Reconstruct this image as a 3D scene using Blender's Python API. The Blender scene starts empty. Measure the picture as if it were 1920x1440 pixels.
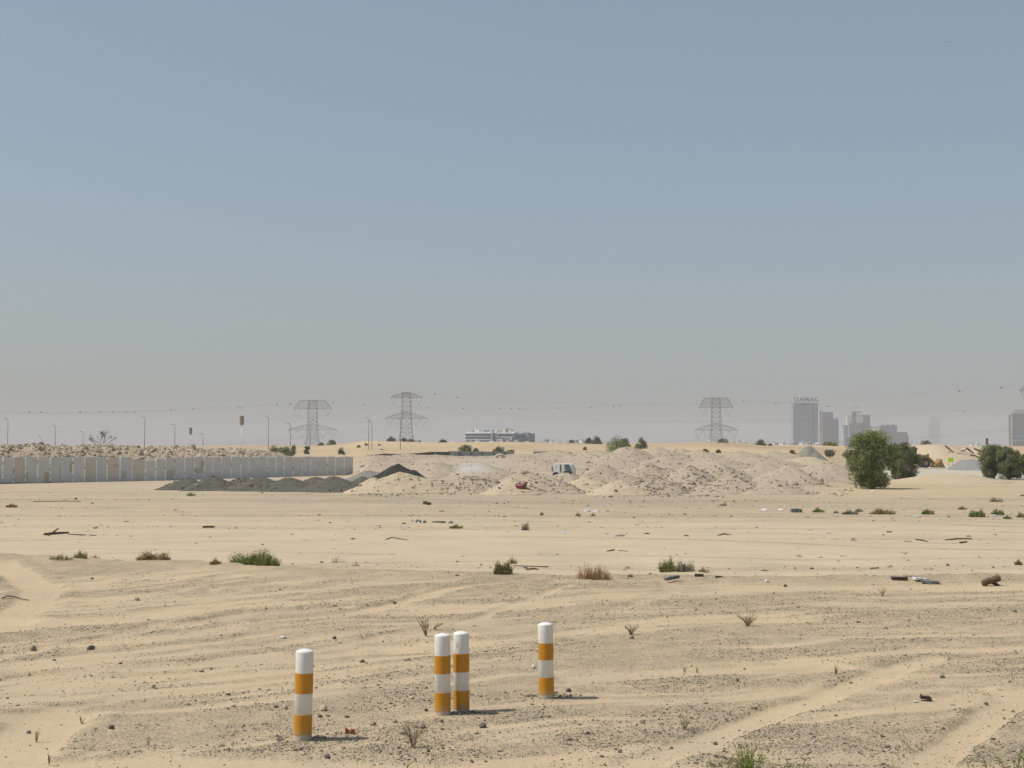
import bpy, math, random
import numpy as np
from mathutils import Vector, Matrix
R = math.radians
sc = bpy.context.scene
# ------------------------------------------------------------------ camera
F = 1920 * 50 / 36.0; H = 3.3; YH = 835.0
PITCH = math.atan((YH - 720) / F)
cam = bpy.data.objects.new('camera', bpy.data.cameras.new('camera'))
sc.collection.objects.link(cam)
cam.location = (0, 0, H); cam.rotation_euler = (math.pi / 2 + PITCH, 0, 0)
cam.data.lens = 50; cam.data.sensor_width = 36; cam.data.clip_start = .1; cam.data.clip_end = 20000
sc.camera = cam
# ------------------------------------------------------------------ sky, sun
SUN = Vector((-0.74, -0.05, 1.18)).normalized()          # towards the sun
ELEV = math.asin(SUN.z); AZ = math.atan2(SUN.x, SUN.y)
w = bpy.data.worlds.new('World'); sc.world = w; w.use_nodes = True
nt = w.node_tree; nt.nodes.clear()
sky = nt.nodes.new('ShaderNodeTexSky'); sky.sky_type = 'NISHITA'; sky.sun_disc = False
sky.sun_elevation = ELEV; sky.sun_rotation = AZ
sky.air_density = 1.0; sky.dust_density = 2.4; sky.ozone_density = 1.8; sky.altitude = 10
bg = nt.nodes.new('ShaderNodeBackground'); bg.inputs[1].default_value = 0.122
wo = nt.nodes.new('ShaderNodeOutputWorld')
veil = nt.nodes.new('ShaderNodeMix'); veil.data_type = 'RGBA'            # high dust veils the sky with an even pale grey
veil.inputs[0].default_value = 0.42; veil.inputs[7].default_value = (2.42, 2.95, 3.15, 1)
nt.links.new(sky.outputs[0], veil.inputs[6]); nt.links.new(veil.outputs[2], bg.inputs[0]); nt.links.new(bg.outputs[0], wo.inputs[0])
sl = bpy.data.lights.new('sun', 'SUN'); sl.energy = 3.9; sl.angle = R(.55); sl.color = (1, .955, .88)
so = bpy.data.objects.new('sun', sl); sc.collection.objects.link(so)
so.rotation_euler = (-SUN).to_track_quat('-Z', 'Y').to_euler()
sc.view_settings.view_transform = 'Standard'; sc.view_settings.look = 'None'
sc.view_settings.exposure = 0.0; sc.view_settings.gamma = 1; sc.view_settings.use_curve_mapping = False
sc.cycles.use_denoising = True
sc.cycles.max_bounces = 6; sc.cycles.diffuse_bounces = 3; sc.cycles.volume_bounces = 1
sc.cycles.sample_clamp_indirect = 4
HAZE_D = 2.8e-4; HAZE_C = (.635, .642, .675)

# ------------------------------------------------------------------ helpers
def ray(px, py):
    cx = (px - 960) / F; cy = (720 - py) / F
    return np.array([cx, math.cos(PITCH) - cy * math.sin(PITCH), math.sin(PITCH) + cy * math.cos(PITCH)])
def at(px, py, z=0.0):
    d = ray(px, py); t = (z - H) / d[2]
    return d[0] * t, d[1] * t
def atD(px, py, D):
    d = ray(px, py); t = D / d[1]
    return d[0] * t, H + d[2] * t
def mpp(D): return D / F                      # metres per photo pixel at distance D

def _h(ix, iy, s):
    n = (ix.astype(np.int64) * 374761393 + iy.astype(np.int64) * 668265263 + s * 974634777) & 0x7fffffff
    n = ((n ^ (n >> 13)) * 1274126177) & 0x7fffffff
    n = ((n ^ (n >> 16)) * 2246822519) & 0x7fffffff
    return ((n ^ (n >> 15)) & 0xffffff) / float(0xffffff)
def vn(x, y, s=0):
    x = np.asarray(x, float); y = np.asarray(y, float)
    xi = np.floor(x); yi = np.floor(y); fx = x - xi; fy = y - yi
    fx = fx * fx * (3 - 2 * fx); fy = fy * fy * (3 - 2 * fy)
    a = _h(xi, yi, s); b = _h(xi + 1, yi, s); c = _h(xi, yi + 1, s); d = _h(xi + 1, yi + 1, s)
    return (a * (1 - fx) + b * fx) * (1 - fy) + (c * (1 - fx) + d * fx) * fy
def fbm(x, y, s=0, o=4, g=.5):
    r = 0; a = 1; t = 0
    for k in range(o):
        r = r + a * vn(x * 2 ** k, y * 2 ** k, s + 31 * k); t += a; a *= g
    return r / t
def sstep(a, b, x):
    t = np.clip((x - a) / (b - a), 0, 1); return t * t * (3 - 2 * t)

def tag(o, label=None, cat=None, group=None, kind=None):
    if label: o['label'] = label
    if cat: o['category'] = cat
    if group: o['group'] = group
    if kind: o['kind'] = kind
    return o
def empty(name, loc, label, cat, group=None):
    o = bpy.data.objects.new(name, None); sc.collection.objects.link(o); o.location = loc
    o.empty_display_size = .1
    return tag(o, label, cat, group)
class MB:
    def __init__(s): s.v = []; s.f = []; s.m = []; s.n = 0
    def add(s, v, f, m=0):
        v = np.asarray(v, float).reshape(-1, 3); s.v.append(v)
        s.f += [tuple(int(i) + s.n for i in q) for q in f]; s.m += [m] * len(f); s.n += len(v)
        return s
    def box(s, x0, x1, y0, y1, z0, z1, m=0, M=None):
        v = np.array([[x, y, z] for z in (z0, z1) for y in (y0, y1) for x in (x0, x1)], float)
        if M is not None: v = np.array([tuple(M @ Vector(p)) for p in v])
        return s.add(v, [(0, 2, 3, 1), (4, 5, 7, 6), (0, 1, 5, 4), (2, 6, 7, 3), (0, 4, 6, 2), (1, 3, 7, 5)], m)
    def bar(s, a, b, r, m=0, r2=None, n=4):
        a = np.array(a, float); b = np.array(b, float); r2 = r if r2 is None else r2
        d = b - a; L = np.linalg.norm(d)
        if L < 1e-9: return s
        d /= L; u = np.cross(d, [0, 0, 1] if abs(d[2]) < .9 else [1, 0, 0]); u /= np.linalg.norm(u); w_ = np.cross(d, u)
        t = np.arange(n) * 2 * math.pi / n + math.pi / 4
        c = np.cos(t)[:, None] * u + np.sin(t)[:, None] * w_
        f = [(i, (i + 1) % n, n + (i + 1) % n, n + i) for i in range(n)] + [tuple(range(n))[::-1], tuple(range(n, 2 * n))]
        return s.add(np.vstack([a + c * r, b + c * r2]), f, m)
    def tube(s, pts, rs, m=0, n=6):
        pts = [np.array(p, float) for p in pts]
        if not hasattr(rs, '__len__'): rs = [rs] * len(pts)
        V = []
        for i, p in enumerate(pts):
            d = pts[min(i + 1, len(pts) - 1)] - pts[max(i - 1, 0)]; d /= np.linalg.norm(d) + 1e-12
            u = np.cross(d, [0.02, 0.01, 1] if abs(d[2]) < .95 else [1, 0, 0]); u /= np.linalg.norm(u); w_ = np.cross(d, u)
            for k in range(n):
                t = 2 * math.pi * k / n; V.append(p + (math.cos(t) * u + math.sin(t) * w_) * rs[i])
        f = [(i * n + k, i * n + (k + 1) % n, (i + 1) * n + (k + 1) % n, (i + 1) * n + k) for i in range(len(pts) - 1) for k in range(n)]
        f += [tuple(range(n))[::-1], tuple(range((len(pts) - 1) * n, len(pts) * n))]
        return s.add(V, f, m)
    def lathe(s, prof, n=32, m=0, cx=0, cy=0, cap=True):
        V = [(cx + r * math.cos(2 * math.pi * k / n), cy + r * math.sin(2 * math.pi * k / n), z) for r, z in prof for k in range(n)]
        f = [(i * n + k, i * n + (k + 1) % n, (i + 1) * n + (k + 1) % n, (i + 1) * n + k) for i in range(len(prof) - 1) for k in range(n)]
        if cap: f += [tuple(range(n))[::-1], tuple(range((len(prof) - 1) * n, len(prof) * n))]
        return s.add(V, f, m)
    def build(s, name, mats, parent=None, smooth=False, loc=None):
        me = bpy.data.meshes.new(name); v = np.vstack(s.v) if s.v else np.zeros((0, 3))
        if loc is not None: v = v - np.array(loc)
        me.from_pydata([tuple(p) for p in v.tolist()], [], s.f)
        if not isinstance(mats, (list, tuple)): mats = [mats]
        for m in mats: me.materials.append(m)
        if len(mats) > 1: me.polygons.foreach_set('material_index', s.m)
        if smooth: me.polygons.foreach_set('use_smooth', [True] * len(me.polygons))
        me.update()
        o = bpy.data.objects.new(name, me); sc.collection.objects.link(o)
        if parent is not None: o.parent = parent
        elif loc is not None: o.location = loc
        return o
def fast_mesh(name, V, Q, mats, midx=None, smooth=False, parent=None, loc=None):
    """numpy mesh: V (n,3), Q (m,k) faces with equal k"""
    me = bpy.data.meshes.new(name); V = np.asarray(V, np.float32); Q = np.asarray(Q, np.int32); k = Q.shape[1]
    if loc is not None: V = V - np.array(loc, np.float32)
    me.vertices.add(len(V)); me.vertices.foreach_set('co', V.astype(np.float32).ravel())
    me.loops.add(Q.size); me.loops.foreach_set('vertex_index', Q.ravel())
    me.polygons.add(len(Q)); me.polygons.foreach_set('loop_start', np.arange(0, Q.size, k, dtype=np.int32))
    for m in (mats if isinstance(mats, (list, tuple)) else [mats]): me.materials.append(m)
    if midx is not None: me.polygons.foreach_set('material_index', np.asarray(midx, np.int32))
    me.polygons.foreach_set('use_smooth', np.full(len(Q), smooth))
    me.update(calc_edges=True)
    o = bpy.data.objects.new(name, me); sc.collection.objects.link(o)
    if parent is not None: o.parent = parent
    elif loc is not None: o.location = loc
    return o

# ------------------------------------------------------------------ materials
def new_mat(name):
    m = bpy.data.materials.new(name); m.use_nodes = True
    t = m.node_tree; b = t.nodes['Principled BSDF']; b.inputs['Specular IOR Level'].default_value = .2
    return m, t, b
def mat(name, c, rough=.8, var=.12, scale=3.0, c2=None, bump=0.0, spec=.2, metal=0, detail=4, stretch=(1, 1, 1), lo=.35, hi=.65):
    """two-tone noise material"""
    m, t, b = new_mat(name); b.inputs['Roughness'].default_value = rough
    b.inputs['Specular IOR Level'].default_value = spec; b.inputs['Metallic'].default_value = metal
    tc = t.nodes.new('ShaderNodeTexCoord'); mp = t.nodes.new('ShaderNodeMapping'); mp.inputs['Scale'].default_value = stretch
    n = t.nodes.new('ShaderNodeTexNoise'); n.inputs['Scale'].default_value = scale; n.inputs['Detail'].default_value = detail
    n.inputs['Roughness'].default_value = .65
    r = t.nodes.new('ShaderNodeMapRange'); r.inputs[1].default_value = lo; r.inputs[2].default_value = hi
    mx = t.nodes.new('ShaderNodeMix'); mx.data_type = 'RGBA'
    c2 = c2 or tuple(x * (1 - 2 * var) for x in c)
    mx.inputs[6].default_value = (*c, 1); mx.inputs[7].default_value = (*c2, 1)
    L = t.links.new
    L(tc.outputs['Object'], mp.inputs[0]); L(mp.outputs[0], n.inputs['Vector']); L(n.outputs[0], r.inputs[0])
    L(r.outputs[0], mx.inputs[0]); L(mx.outputs[2], b.inputs['Base Color'])
    if bump:
        bp = t.nodes.new('ShaderNodeBump'); bp.inputs['Strength'].default_value = 1; bp.inputs['Distance'].default_value = bump
        L(n.outputs[0], bp.inputs['Height']); L(bp.outputs[0], b.inputs['Normal'])
    return m

M = {}
M['white_paint'] = mat('white_paint', (.74, .72, .67), .5, scale=11, c2=(.58, .54, .46), spec=.35, lo=.5, hi=.78, detail=7)
M['orange_paint'] = mat('orange_paint', (.54, .245, .016), .5, scale=9, c2=(.46, .20, .018), spec=.35, lo=.45, hi=.8, detail=7)
M['dirty_white'] = mat('dirty_white', (.62, .60, .50), .8, scale=12, c2=(.46, .42, .32))
M['stone_dark'] = mat('stone_dark', (.165, .14, .105), .9, scale=20, c2=(.105, .09, .07))
M['stone_mid'] = mat('stone_mid', (.31, .265, .195), .9, scale=20, c2=(.22, .185, .135))
M['stone_pale'] = mat('stone_pale', (.45, .38, .29), .9, scale=15, c2=(.36, .30, .225))
M['brick'] = mat('brick', (.42, .17, .10), .9, scale=15, c2=(.30, .13, .08))
M['plastic_white'] = mat('plastic_white', (.64, .64, .62), .6, scale=6, c2=(.48, .47, .44))
M['plastic_blue'] = mat('plastic_blue', (.45, .55, .66), .5, scale=6)
M['plastic_pink'] = mat('plastic_pink', (.66, .36, .38), .6, scale=6)
M['plastic_teal'] = mat('plastic_teal', (.45, .58, .55), .6, scale=6)
M['wood_dark'] = mat('wood_dark', (.11, .075, .05), .85, scale=9, c2=(.06, .045, .035), stretch=(1, 6, 6))
M['wood_brown'] = mat('wood_brown', (.19, .12, .06), .85, scale=9, c2=(.11, .07, .035), stretch=(1, 6, 6))
M['drift'] = mat('driftwood', (.24, .21, .17), .9, scale=9, c2=(.15, .13, .10), stretch=(1, 6, 6))
M['rubber'] = mat('rubber', (.04, .04, .042), .85, scale=9)
M['tire_brown'] = mat('brown_rubber', (.17, .115, .06), .9, scale=9, c2=(.10, .07, .04), bump=.01)
M['slab_grey'] = mat('slab_grey', (.20, .20, .18), .9, scale=9, c2=(.12, .12, .11))
M['concrete'] = mat('concrete', (.662, .649, .619), .85, scale=1.2, c2=(.585, .576, .546), bump=.01, lo=.3, hi=.7)
M['concrete_b'] = mat('concrete_bluish', (.636, .632, .611), .85, scale=1.0, c2=(.568, .563, .546), bump=.01, lo=.3, hi=.7)
M['concrete_t'] = mat('concrete_tan', (.636, .576, .507), .85, scale=1.0, c2=(.568, .507, .439), bump=.01, lo=.3, hi=.7)
M['mortar'] = mat('mortar', (.95, .90, .80), .9, scale=2.5, c2=(.42, .36, .28), lo=.5, hi=.6)
M['rust_patch'] = mat('rust_patch', (.55, .44, .31), .9, scale=3, c2=(.42, .40, .33))
M['olive_patch'] = mat('olive_patch', (.55, .53, .44), .9, scale=3)
M['steel'] = mat('galvanised_steel', (.22, .22, .22), .5, scale=1, spec=.4)
M['steel_warm'] = mat('weathered_steel', (.17, .155, .15), .6, scale=1, spec=.3)
M['wire'] = mat('cable', (.12, .12, .12), .6, scale=1)
M['ball_dark'] = mat('ball_dark', (.10, .08, .075), .6, scale=1)
M['ball_red'] = mat('ball_red', (.35, .12, .08), .6, scale=1)
M['ball_white'] = mat('ball_white', (.8, .8, .8), .5, scale=1)
M['sign_tan'] = mat('sign_tan', (.27, .22, .16), .7, scale=.8, c2=(.2, .17, .13))
M['villa_white'] = mat('villa_white', (.80, .80, .80), .7, scale=.05)
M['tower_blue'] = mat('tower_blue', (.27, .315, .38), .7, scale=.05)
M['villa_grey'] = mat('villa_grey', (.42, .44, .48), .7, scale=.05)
M['cream'] = mat('cream_render', (.74, .66, .52), .7, scale=.05)
M['glass_dark'] = mat('glass_dark', (.07, .085, .12), .3, scale=.05, spec=.5)
M['glass_blue'] = mat('glass_blue', (.11, .145, .19), .3, scale=.03, spec=.5)
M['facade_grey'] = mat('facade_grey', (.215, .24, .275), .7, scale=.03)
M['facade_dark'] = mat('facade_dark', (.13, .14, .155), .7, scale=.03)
M['facade_red'] = mat('facade_red', (.22, .15, .14), .7, scale=.04, c2=(.17, .13, .13))
M['roof_metal'] = mat('roof_metal', (.2, .2, .2), .6, scale=.1)
M['fence_green'] = mat('fence_green', (.27, .32, .29), .6, scale=.4, c2=(.21, .26, .24), stretch=(2, 1, .3))
M['fence_dark'] = mat('fence_dark', (.085, .09, .085), .8, scale=.5)
M['yellow'] = mat('machine_yellow', (.36, .215, .065), .6, scale=1.5, c2=(.24, .15, .07))
M['lime'] = mat('lime', (.50, .85, .03), .6, scale=1.5, c2=(.45, .75, .03))
M['red_plastic'] = mat('red_plastic', (.45, .07, .07), .5, scale=3, c2=(.30, .07, .06))
M['cloth_dark'] = mat('cloth_dark', (.09, .08, .07), .9, scale=6)
M['hvglass'] = mat('greenish_glass', (.08, .15, .13), .25, scale=1, spec=.6)
M['sack'] = mat('sack', (.50, .47, .41), .9, scale=8, c2=(.14, .13, .12), lo=.48, hi=.6)
M['rust_brown'] = mat('rust_brown', (.20, .12, .08), .9, scale=1)
M['tan_ring'] = mat('tan_ring', (.58, .54, .45), .8, scale=2, c2=(.45, .41, .33))

def dusty(m, top, dust=(.43, .34, .24), amount=.85):
    """sand splashed on the foot of a post: ragged dust below the height top"""
    t = m.node_tree; b = t.nodes['Principled BSDF']; L = t.links.new; src = b.inputs['Base Color'].links[0].from_socket
    tc = t.nodes.new('ShaderNodeTexCoord'); sp = t.nodes.new('ShaderNodeSeparateXYZ'); n = t.nodes.new('ShaderNodeTexNoise'); n.inputs['Scale'].default_value = 16; n.inputs['Detail'].default_value = 7; n.inputs['Roughness'].default_value = .7
    r = t.nodes.new('ShaderNodeMapRange'); r.inputs[1].default_value = top; r.inputs[2].default_value = 0; r.inputs[3].default_value = -.18; r.inputs[4].default_value = .42
    a = t.nodes.new('ShaderNodeMath'); a.operation = 'ADD'; q = t.nodes.new('ShaderNodeMapRange'); q.inputs[1].default_value = .52; q.inputs[2].default_value = .80; q.inputs[4].default_value = amount
    x = t.nodes.new('ShaderNodeMix'); x.data_type = 'RGBA'; x.inputs[7].default_value = (*dust, 1)
    L(tc.outputs['Object'], sp.inputs[0]); L(tc.outputs['Object'], n.inputs['Vector']); L(sp.outputs[2], r.inputs[0]); L(r.outputs[0], a.inputs[0]); L(n.outputs[0], a.inputs[1])
    L(a.outputs[0], q.inputs[0]); L(q.outputs[0], x.inputs[0]); L(src, x.inputs[6]); L(x.outputs[2], b.inputs['Base Color'])
dusty(M['orange_paint'], .20, amount=.35); dusty(M['white_paint'], .5, amount=.16); dusty(M['dirty_white'], .10, amount=.6)
def heap_mat(name, ca, cb, cc, sc_=1.2, bump=.06):
    m, t, b = new_mat(name); b.inputs['Roughness'].default_value = .95; b.inputs['Specular IOR Level'].default_value = .05
    L = t.links.new; tc = t.nodes.new('ShaderNodeTexCoord')
    n1 = t.nodes.new('ShaderNodeTexNoise'); n1.inputs['Scale'].default_value = sc_; n1.inputs['Detail'].default_value = 6; n1.inputs['Roughness'].default_value = .7
    n2 = t.nodes.new('ShaderNodeTexNoise'); n2.inputs['Scale'].default_value = 7; n2.inputs['Detail'].default_value = 5; n2.inputs['Roughness'].default_value = .75
    r1 = t.nodes.new('ShaderNodeMapRange'); r1.inputs[1].default_value = .38; r1.inputs[2].default_value = .62
    r2 = t.nodes.new('ShaderNodeMapRange'); r2.inputs[1].default_value = .5; r2.inputs[2].default_value = .68
    a = t.nodes.new('ShaderNodeMix'); a.data_type = 'RGBA'; a.inputs[6].default_value = (*ca, 1); a.inputs[7].default_value = (*cb, 1)
    c = t.nodes.new('ShaderNodeMix'); c.data_type = 'RGBA'; c.inputs[7].default_value = (*cc, 1)
    for n in (n1, n2): L(tc.outputs['Object'], n.inputs['Vector'])
    L(n1.outputs[0], r1.inputs[0]); L(n2.outputs[0], r2.inputs[0]); L(r1.outputs[0], a.inputs[0]); L(a.outputs[2], c.inputs[6])
    L(r2.outputs[0], c.inputs[0]); L(c.outputs[2], b.inputs['Base Color'])
    bp = t.nodes.new('ShaderNodeBump'); bp.inputs['Distance'].default_value = bump
    L(n2.outputs[0], bp.inputs['Height']); L(bp.outputs[0], b.inputs['Normal'])
    return m
M['spoil'] = heap_mat('spoil_soil', (.38, .312, .232), (.415, .342, .252), (.33, .272, .205))
M['spoil_sand'] = heap_mat('spoil_sand', (.46, .37, .255), (.485, .395, .275), (.42, .34, .24))
M['spoil_rock'] = heap_mat('spoil_rock', (.40, .335, .255), (.34, .28, .21), (.27, .22, .17), 3)
M['gravel_grey'] = heap_mat('grey_gravel', (.125, .118, .092), (.15, .14, .11), (.085, .08, .065), 1.2, .12)
M['gravel_black'] = heap_mat('black_gravel', (.045, .043, .038), (.06, .057, .05), (.03, .029, .027), 2, .1)
M['gravel_green'] = heap_mat('greenish_gravel', (.20, .20, .165), (.25, .24, .20), (.15, .15, .13), .8)
M['gravel_blue'] = heap_mat('bluish_gravel', (.22, .215, .21), (.26, .25, .24), (.17, .17, .165), .8)
M['bank_rock'] = heap_mat('bank_rock', (.42, .345, .26), (.38, .305, .22), (.33, .27, .205), 1.5)

def leaf_mat(name, a, b_, c, scale=1.6, rough=.7):
    m, t, b = new_mat(name); b.inputs['Roughness'].default_value = rough; b.inputs['Specular IOR Level'].default_value = .15
    L = t.links.new; tc = t.nodes.new('ShaderNodeTexCoord')
    n = t.nodes.new('ShaderNodeTexNoise'); n.inputs['Scale'].default_value = scale; n.inputs['Detail'].default_value = 3
    cr = t.nodes.new('ShaderNodeValToRGB'); e = cr.color_ramp.elements
    e[0].position = .36; e[0].color = (*a, 1); e[1].position = .64; e[1].color = (*c, 1)
    x = e.new(.5); x.color = (*b_, 1)
    wn = t.nodes.new('ShaderNodeTexWhiteNoise'); sn = t.nodes.new('ShaderNodeVectorMath'); sn.operation = 'SNAP'; sn.inputs[1].default_value = (.09, .09, .09)
    hs = t.nodes.new('ShaderNodeHueSaturation'); mr = t.nodes.new('ShaderNodeMapRange'); mr.inputs[3].default_value = .65; mr.inputs[4].default_value = 1.35
    L(tc.outputs['Object'], n.inputs['Vector']); L(n.outputs[0], cr.inputs[0])
    L(tc.outputs['Object'], sn.inputs[0]); L(sn.outputs[0], wn.inputs['Vector']); L(wn.outputs['Value'], mr.inputs[0]); L(mr.outputs[0], hs.inputs['Value'])
    L(cr.outputs[0], hs.inputs['Color']); L(hs.outputs[0], b.inputs['Base Color'])
    tr = t.nodes.new('ShaderNodeBsdfTranslucent'); ms = t.nodes.new('ShaderNodeMixShader'); ms.inputs[0].default_value = .25
    L(hs.outputs[0], tr.inputs[0]); L(b.outputs[0], ms.inputs[1]); L(tr.outputs[0], ms.inputs[2])
    L(ms.outputs[0], t.nodes['Material Output'].inputs[0])
    return m
M['leaf_tree'] = leaf_mat('leaf_tree', (0.106, 0.137, 0.047), (0.184, 0.222, 0.071), (0.299, 0.317, 0.109), 1.3)
M['leaf_tree2'] = leaf_mat('leaf_tree_greyish', (0.116, 0.138, 0.074), (0.184, 0.208, 0.101), (0.270, 0.285, 0.139), 1.3)
M['leaf_far'] = leaf_mat('leaf_far', (0.109, 0.124, 0.062), (0.155, 0.178, 0.085), (0.217, 0.232, 0.124), .6)
M['leaf_green'] = leaf_mat('leaf_green', (0.142, 0.170, 0.043), (0.226, 0.253, 0.065), (0.339, 0.338, 0.109), 5)
M['leaf_olive'] = leaf_mat('leaf_olive', (0.165, 0.150, 0.045), (0.248, 0.236, 0.075), (0.347, 0.315, 0.120), 6)
M['leaf_brown'] = leaf_mat('leaf_brown', (0.230, 0.135, 0.061), (0.311, 0.196, 0.088), (0.338, 0.257, 0.121), 6)
M['leaf_rust'] = leaf_mat('leaf_rust', (.26, .145, .055), (.34, .20, .08), (.38, .26, .12), 6)
M['leaf_grey'] = leaf_mat('leaf_grey', (.16, .15, .11), (.22, .20, .14), (.28, .25, .17), 6)
M['leaf_pale'] = leaf_mat('leaf_pale', (.20, .20, .11), (.27, .26, .15), (.33, .30, .19), 6)
M['leaf_teal'] = leaf_mat('leaf_teal', (0.145, 0.170, 0.119), (0.187, 0.212, 0.145), (0.255, 0.272, 0.187), 6)
M['dry'] = leaf_mat('dry_stalk', (.36, .29, .17), (.43, .35, .21), (.50, .41, .25), 9)
M['dry_red'] = leaf_mat('dry_reddish', (.33, .19, .11), (.38, .25, .15), (.42, .30, .19), 9)
M['bark'] = mat('bark', (.16, .12, .085), .95, scale=5, c2=(.09, .07, .05), stretch=(3, 3, .6), bump=.02)

# ------------------------------------------------------------------ the lie of the land
_ex = np.array([0, 480, 700, 960, 1300, 1920]); _ey = np.array([1041, 1059, 1068, 1078, 1081, 1083])
_EW = np.array([at(a, b) for a, b in zip(_ex, _ey)])
def edge_y(x):
    return np.interp(x, np.r_[-60, _EW[:, 0], 60], np.r_[44, _EW[:, 1], 34.5]) + 1.1 * (fbm(np.asarray(x) * .55, np.asarray(x) * 0 + 3.3, 5, 4, .6) - .5) * 2
_cx = np.array([-800, 0, 300, 470, 560, 620, 680, 760, 830, 900, 960, 1050, 1150, 1250, 1350, 1440, 1560, 1640, 1700, 1800, 1920, 2600])
_cy = np.array([838, 838, 838, 836, 836, 833, 829.5, 830.5, 831.5, 830, 830.5, 833, 834, 834, 831.5, 837, 838, 838, 837, 837, 837, 838])
HUM = [(*at(a_, b_, -.08), r_) for a_, b_, r_ in ((287, 1053, .6), (404, 1058, .35), (478, 1060, .85), (640, 1056, .6), (943, 1075, .45), (1114, 1083, .6), (1251, 1072, .4), (1300, 1074, .6), (151, 1047, .5))]
def zone_slope(x, y):              # 1 where the tipping ground climbs
    px = 960 + x / np.maximum(y, 1) * F
    return sstep(652, 694, px) * (1 - sstep(1500, 1620, px))
def height(x, y):
    x = np.asarray(x, float); y = np.asarray(y, float)
    ye = edge_y(x); z = -.13 * sstep(-.1, 1.0, y - ye) + .07 * np.exp(-((y - ye + .45) / .6) ** 2) * (.3 + 1.2 * vn(np.asarray(x) * .7, np.asarray(x) * 0 + 1.5, 6))
    for hx, hy, hr in HUM:
        k = (np.abs(x - hx) < 3 * hr) & (np.abs(y - hy) < 3 * hr)
        if np.any(k): z = z + np.where(k, .075 * np.exp(-((x - hx) / hr) ** 2 - ((y - hy - .05) / (hr * .8)) ** 2), 0)
    z = z + .13 * sstep(60, 90, y)
    z = z + .05 * (fbm(x * .12, y * .12, 9, 3) - .5) * sstep(20, 40, y)
    s = zone_slope(x, y)
    rise = 1.75 * sstep(98, 190, y) * (1 - .75 * sstep(196, 232, y))
    z = z + s * rise + .5 * sstep(102, 150, y) * (1 - sstep(215, 240, y)) * s * (fbm(x * .16, y * .16, 4, 4, .55) - .45) * 1.6
    z = z + .35 * sstep(112, 160, y) * (1 - s) * (1 - sstep(400, 600, y)) * (fbm(x * .07, y * .07, 41, 4) - .3) * sstep(220, 300, y)
    px = 960 + x / np.maximum(y, 1) * F
    Dc = 430 + 30 * np.sin(px / 190)
    zc = H + (YH - np.interp(px, _cx, _cy)) * Dc / F
    up = sstep(245, 430, y); dn = sstep(0, 260, y - Dc)
    z = z + (zc * up * (1 - dn)) * (y > 200) + up * (1 - dn) * .5 * (fbm(x * .03, y * .02, 17, 4) - .5)
    return z
def hz(x, y): return float(height(np.array([x]), np.array([y]))[0])

# tracks and sandy strips of the foreground, as polylines on the ground: (photo points, width m, strength)
TR = [([(1120, 1462), (1290, 1400), (1440, 1343), (1590, 1288), (1738, 1236)], .50, 1),
      ([(1690, 1470), (1790, 1392), (1860, 1335), (1960, 1275)], .50, 1),
      ([(-60, 1348), (60, 1338), (230, 1308), (480, 1290), (620, 1285)], .38, .95),
      ([(-80, 1480), (10, 1420), (60, 1372), (90, 1345)], .9, 1),
      ([(-20, 1450), (250, 1432), (560, 1440), (900, 1450), (1300, 1452)], .85, .95),
      ([(-30, 1240), (80, 1214), (200, 1196), (300, 1176), (470, 1150), (640, 1140)], .45, .8),
      ([(-10, 1050), (40, 1080), (75, 1105), (60, 1135), (0, 1170)], .9, 1),
      ([(230, 1185), (330, 1160), (480, 1130), (700, 1092)], .35, .7),
      ([(500, 1163), (640, 1153), (760, 1127), (850, 1100), (1000, 1085)], .55, 1),
      ([(560, 1224), (760, 1185), (890, 1160), (980, 1125), (1070, 1096)], .32, .9),
      ([(0, 1278), (180, 1255), (420, 1245), (640, 1225)], .55, .8),
      ([(300, 1212), (390, 1205), (480, 1190)], .4, .9),
      ([(960, 1130), (1100, 1122), (1260, 1106), (1450, 1098)], .28, .8),
      ([(1240, 1088), (1262, 1103), (1190, 1135), (1120, 1150)], .4, .6),
      ([(1200, 1205), (1420, 1192), (1650, 1196), (1940, 1160)], .25, .6),
      ([(1090, 1272), (1300, 1258), (1560, 1252)], .75, .75),
      ([(1500, 1262), (1640, 1255), (1800, 1240), (1960, 1222)], .3, .7),
      ([(1600, 1300), (1760, 1290), (1940, 1302)], .32, .75),
      ([(1420, 1150), (1660, 1142), (1930, 1118)], .25, .6),
      ([(20, 1140), (240, 1128), (520, 1100)], .28, .6),
      ([(1280, 1400), (1470, 1420), (1700, 1425)], .5, .6)]
TRW = [(np.array([at(*p) for p in pts]), wd, st) for pts, wd, st in TR]
def seg_dist(x, y, P):
    best = np.full(x.shape, 1e9)
    for a, b in zip(P[:-1], P[1:]):
        d = b - a; t = np.clip(((x - a[0]) * d[0] + (y - a[1]) * d[1]) / (d @ d), 0, 1)
        best = np.minimum(best, np.hypot(x - a[0] - t * d[0], y - a[1] - t * d[1]))
    return best
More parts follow.
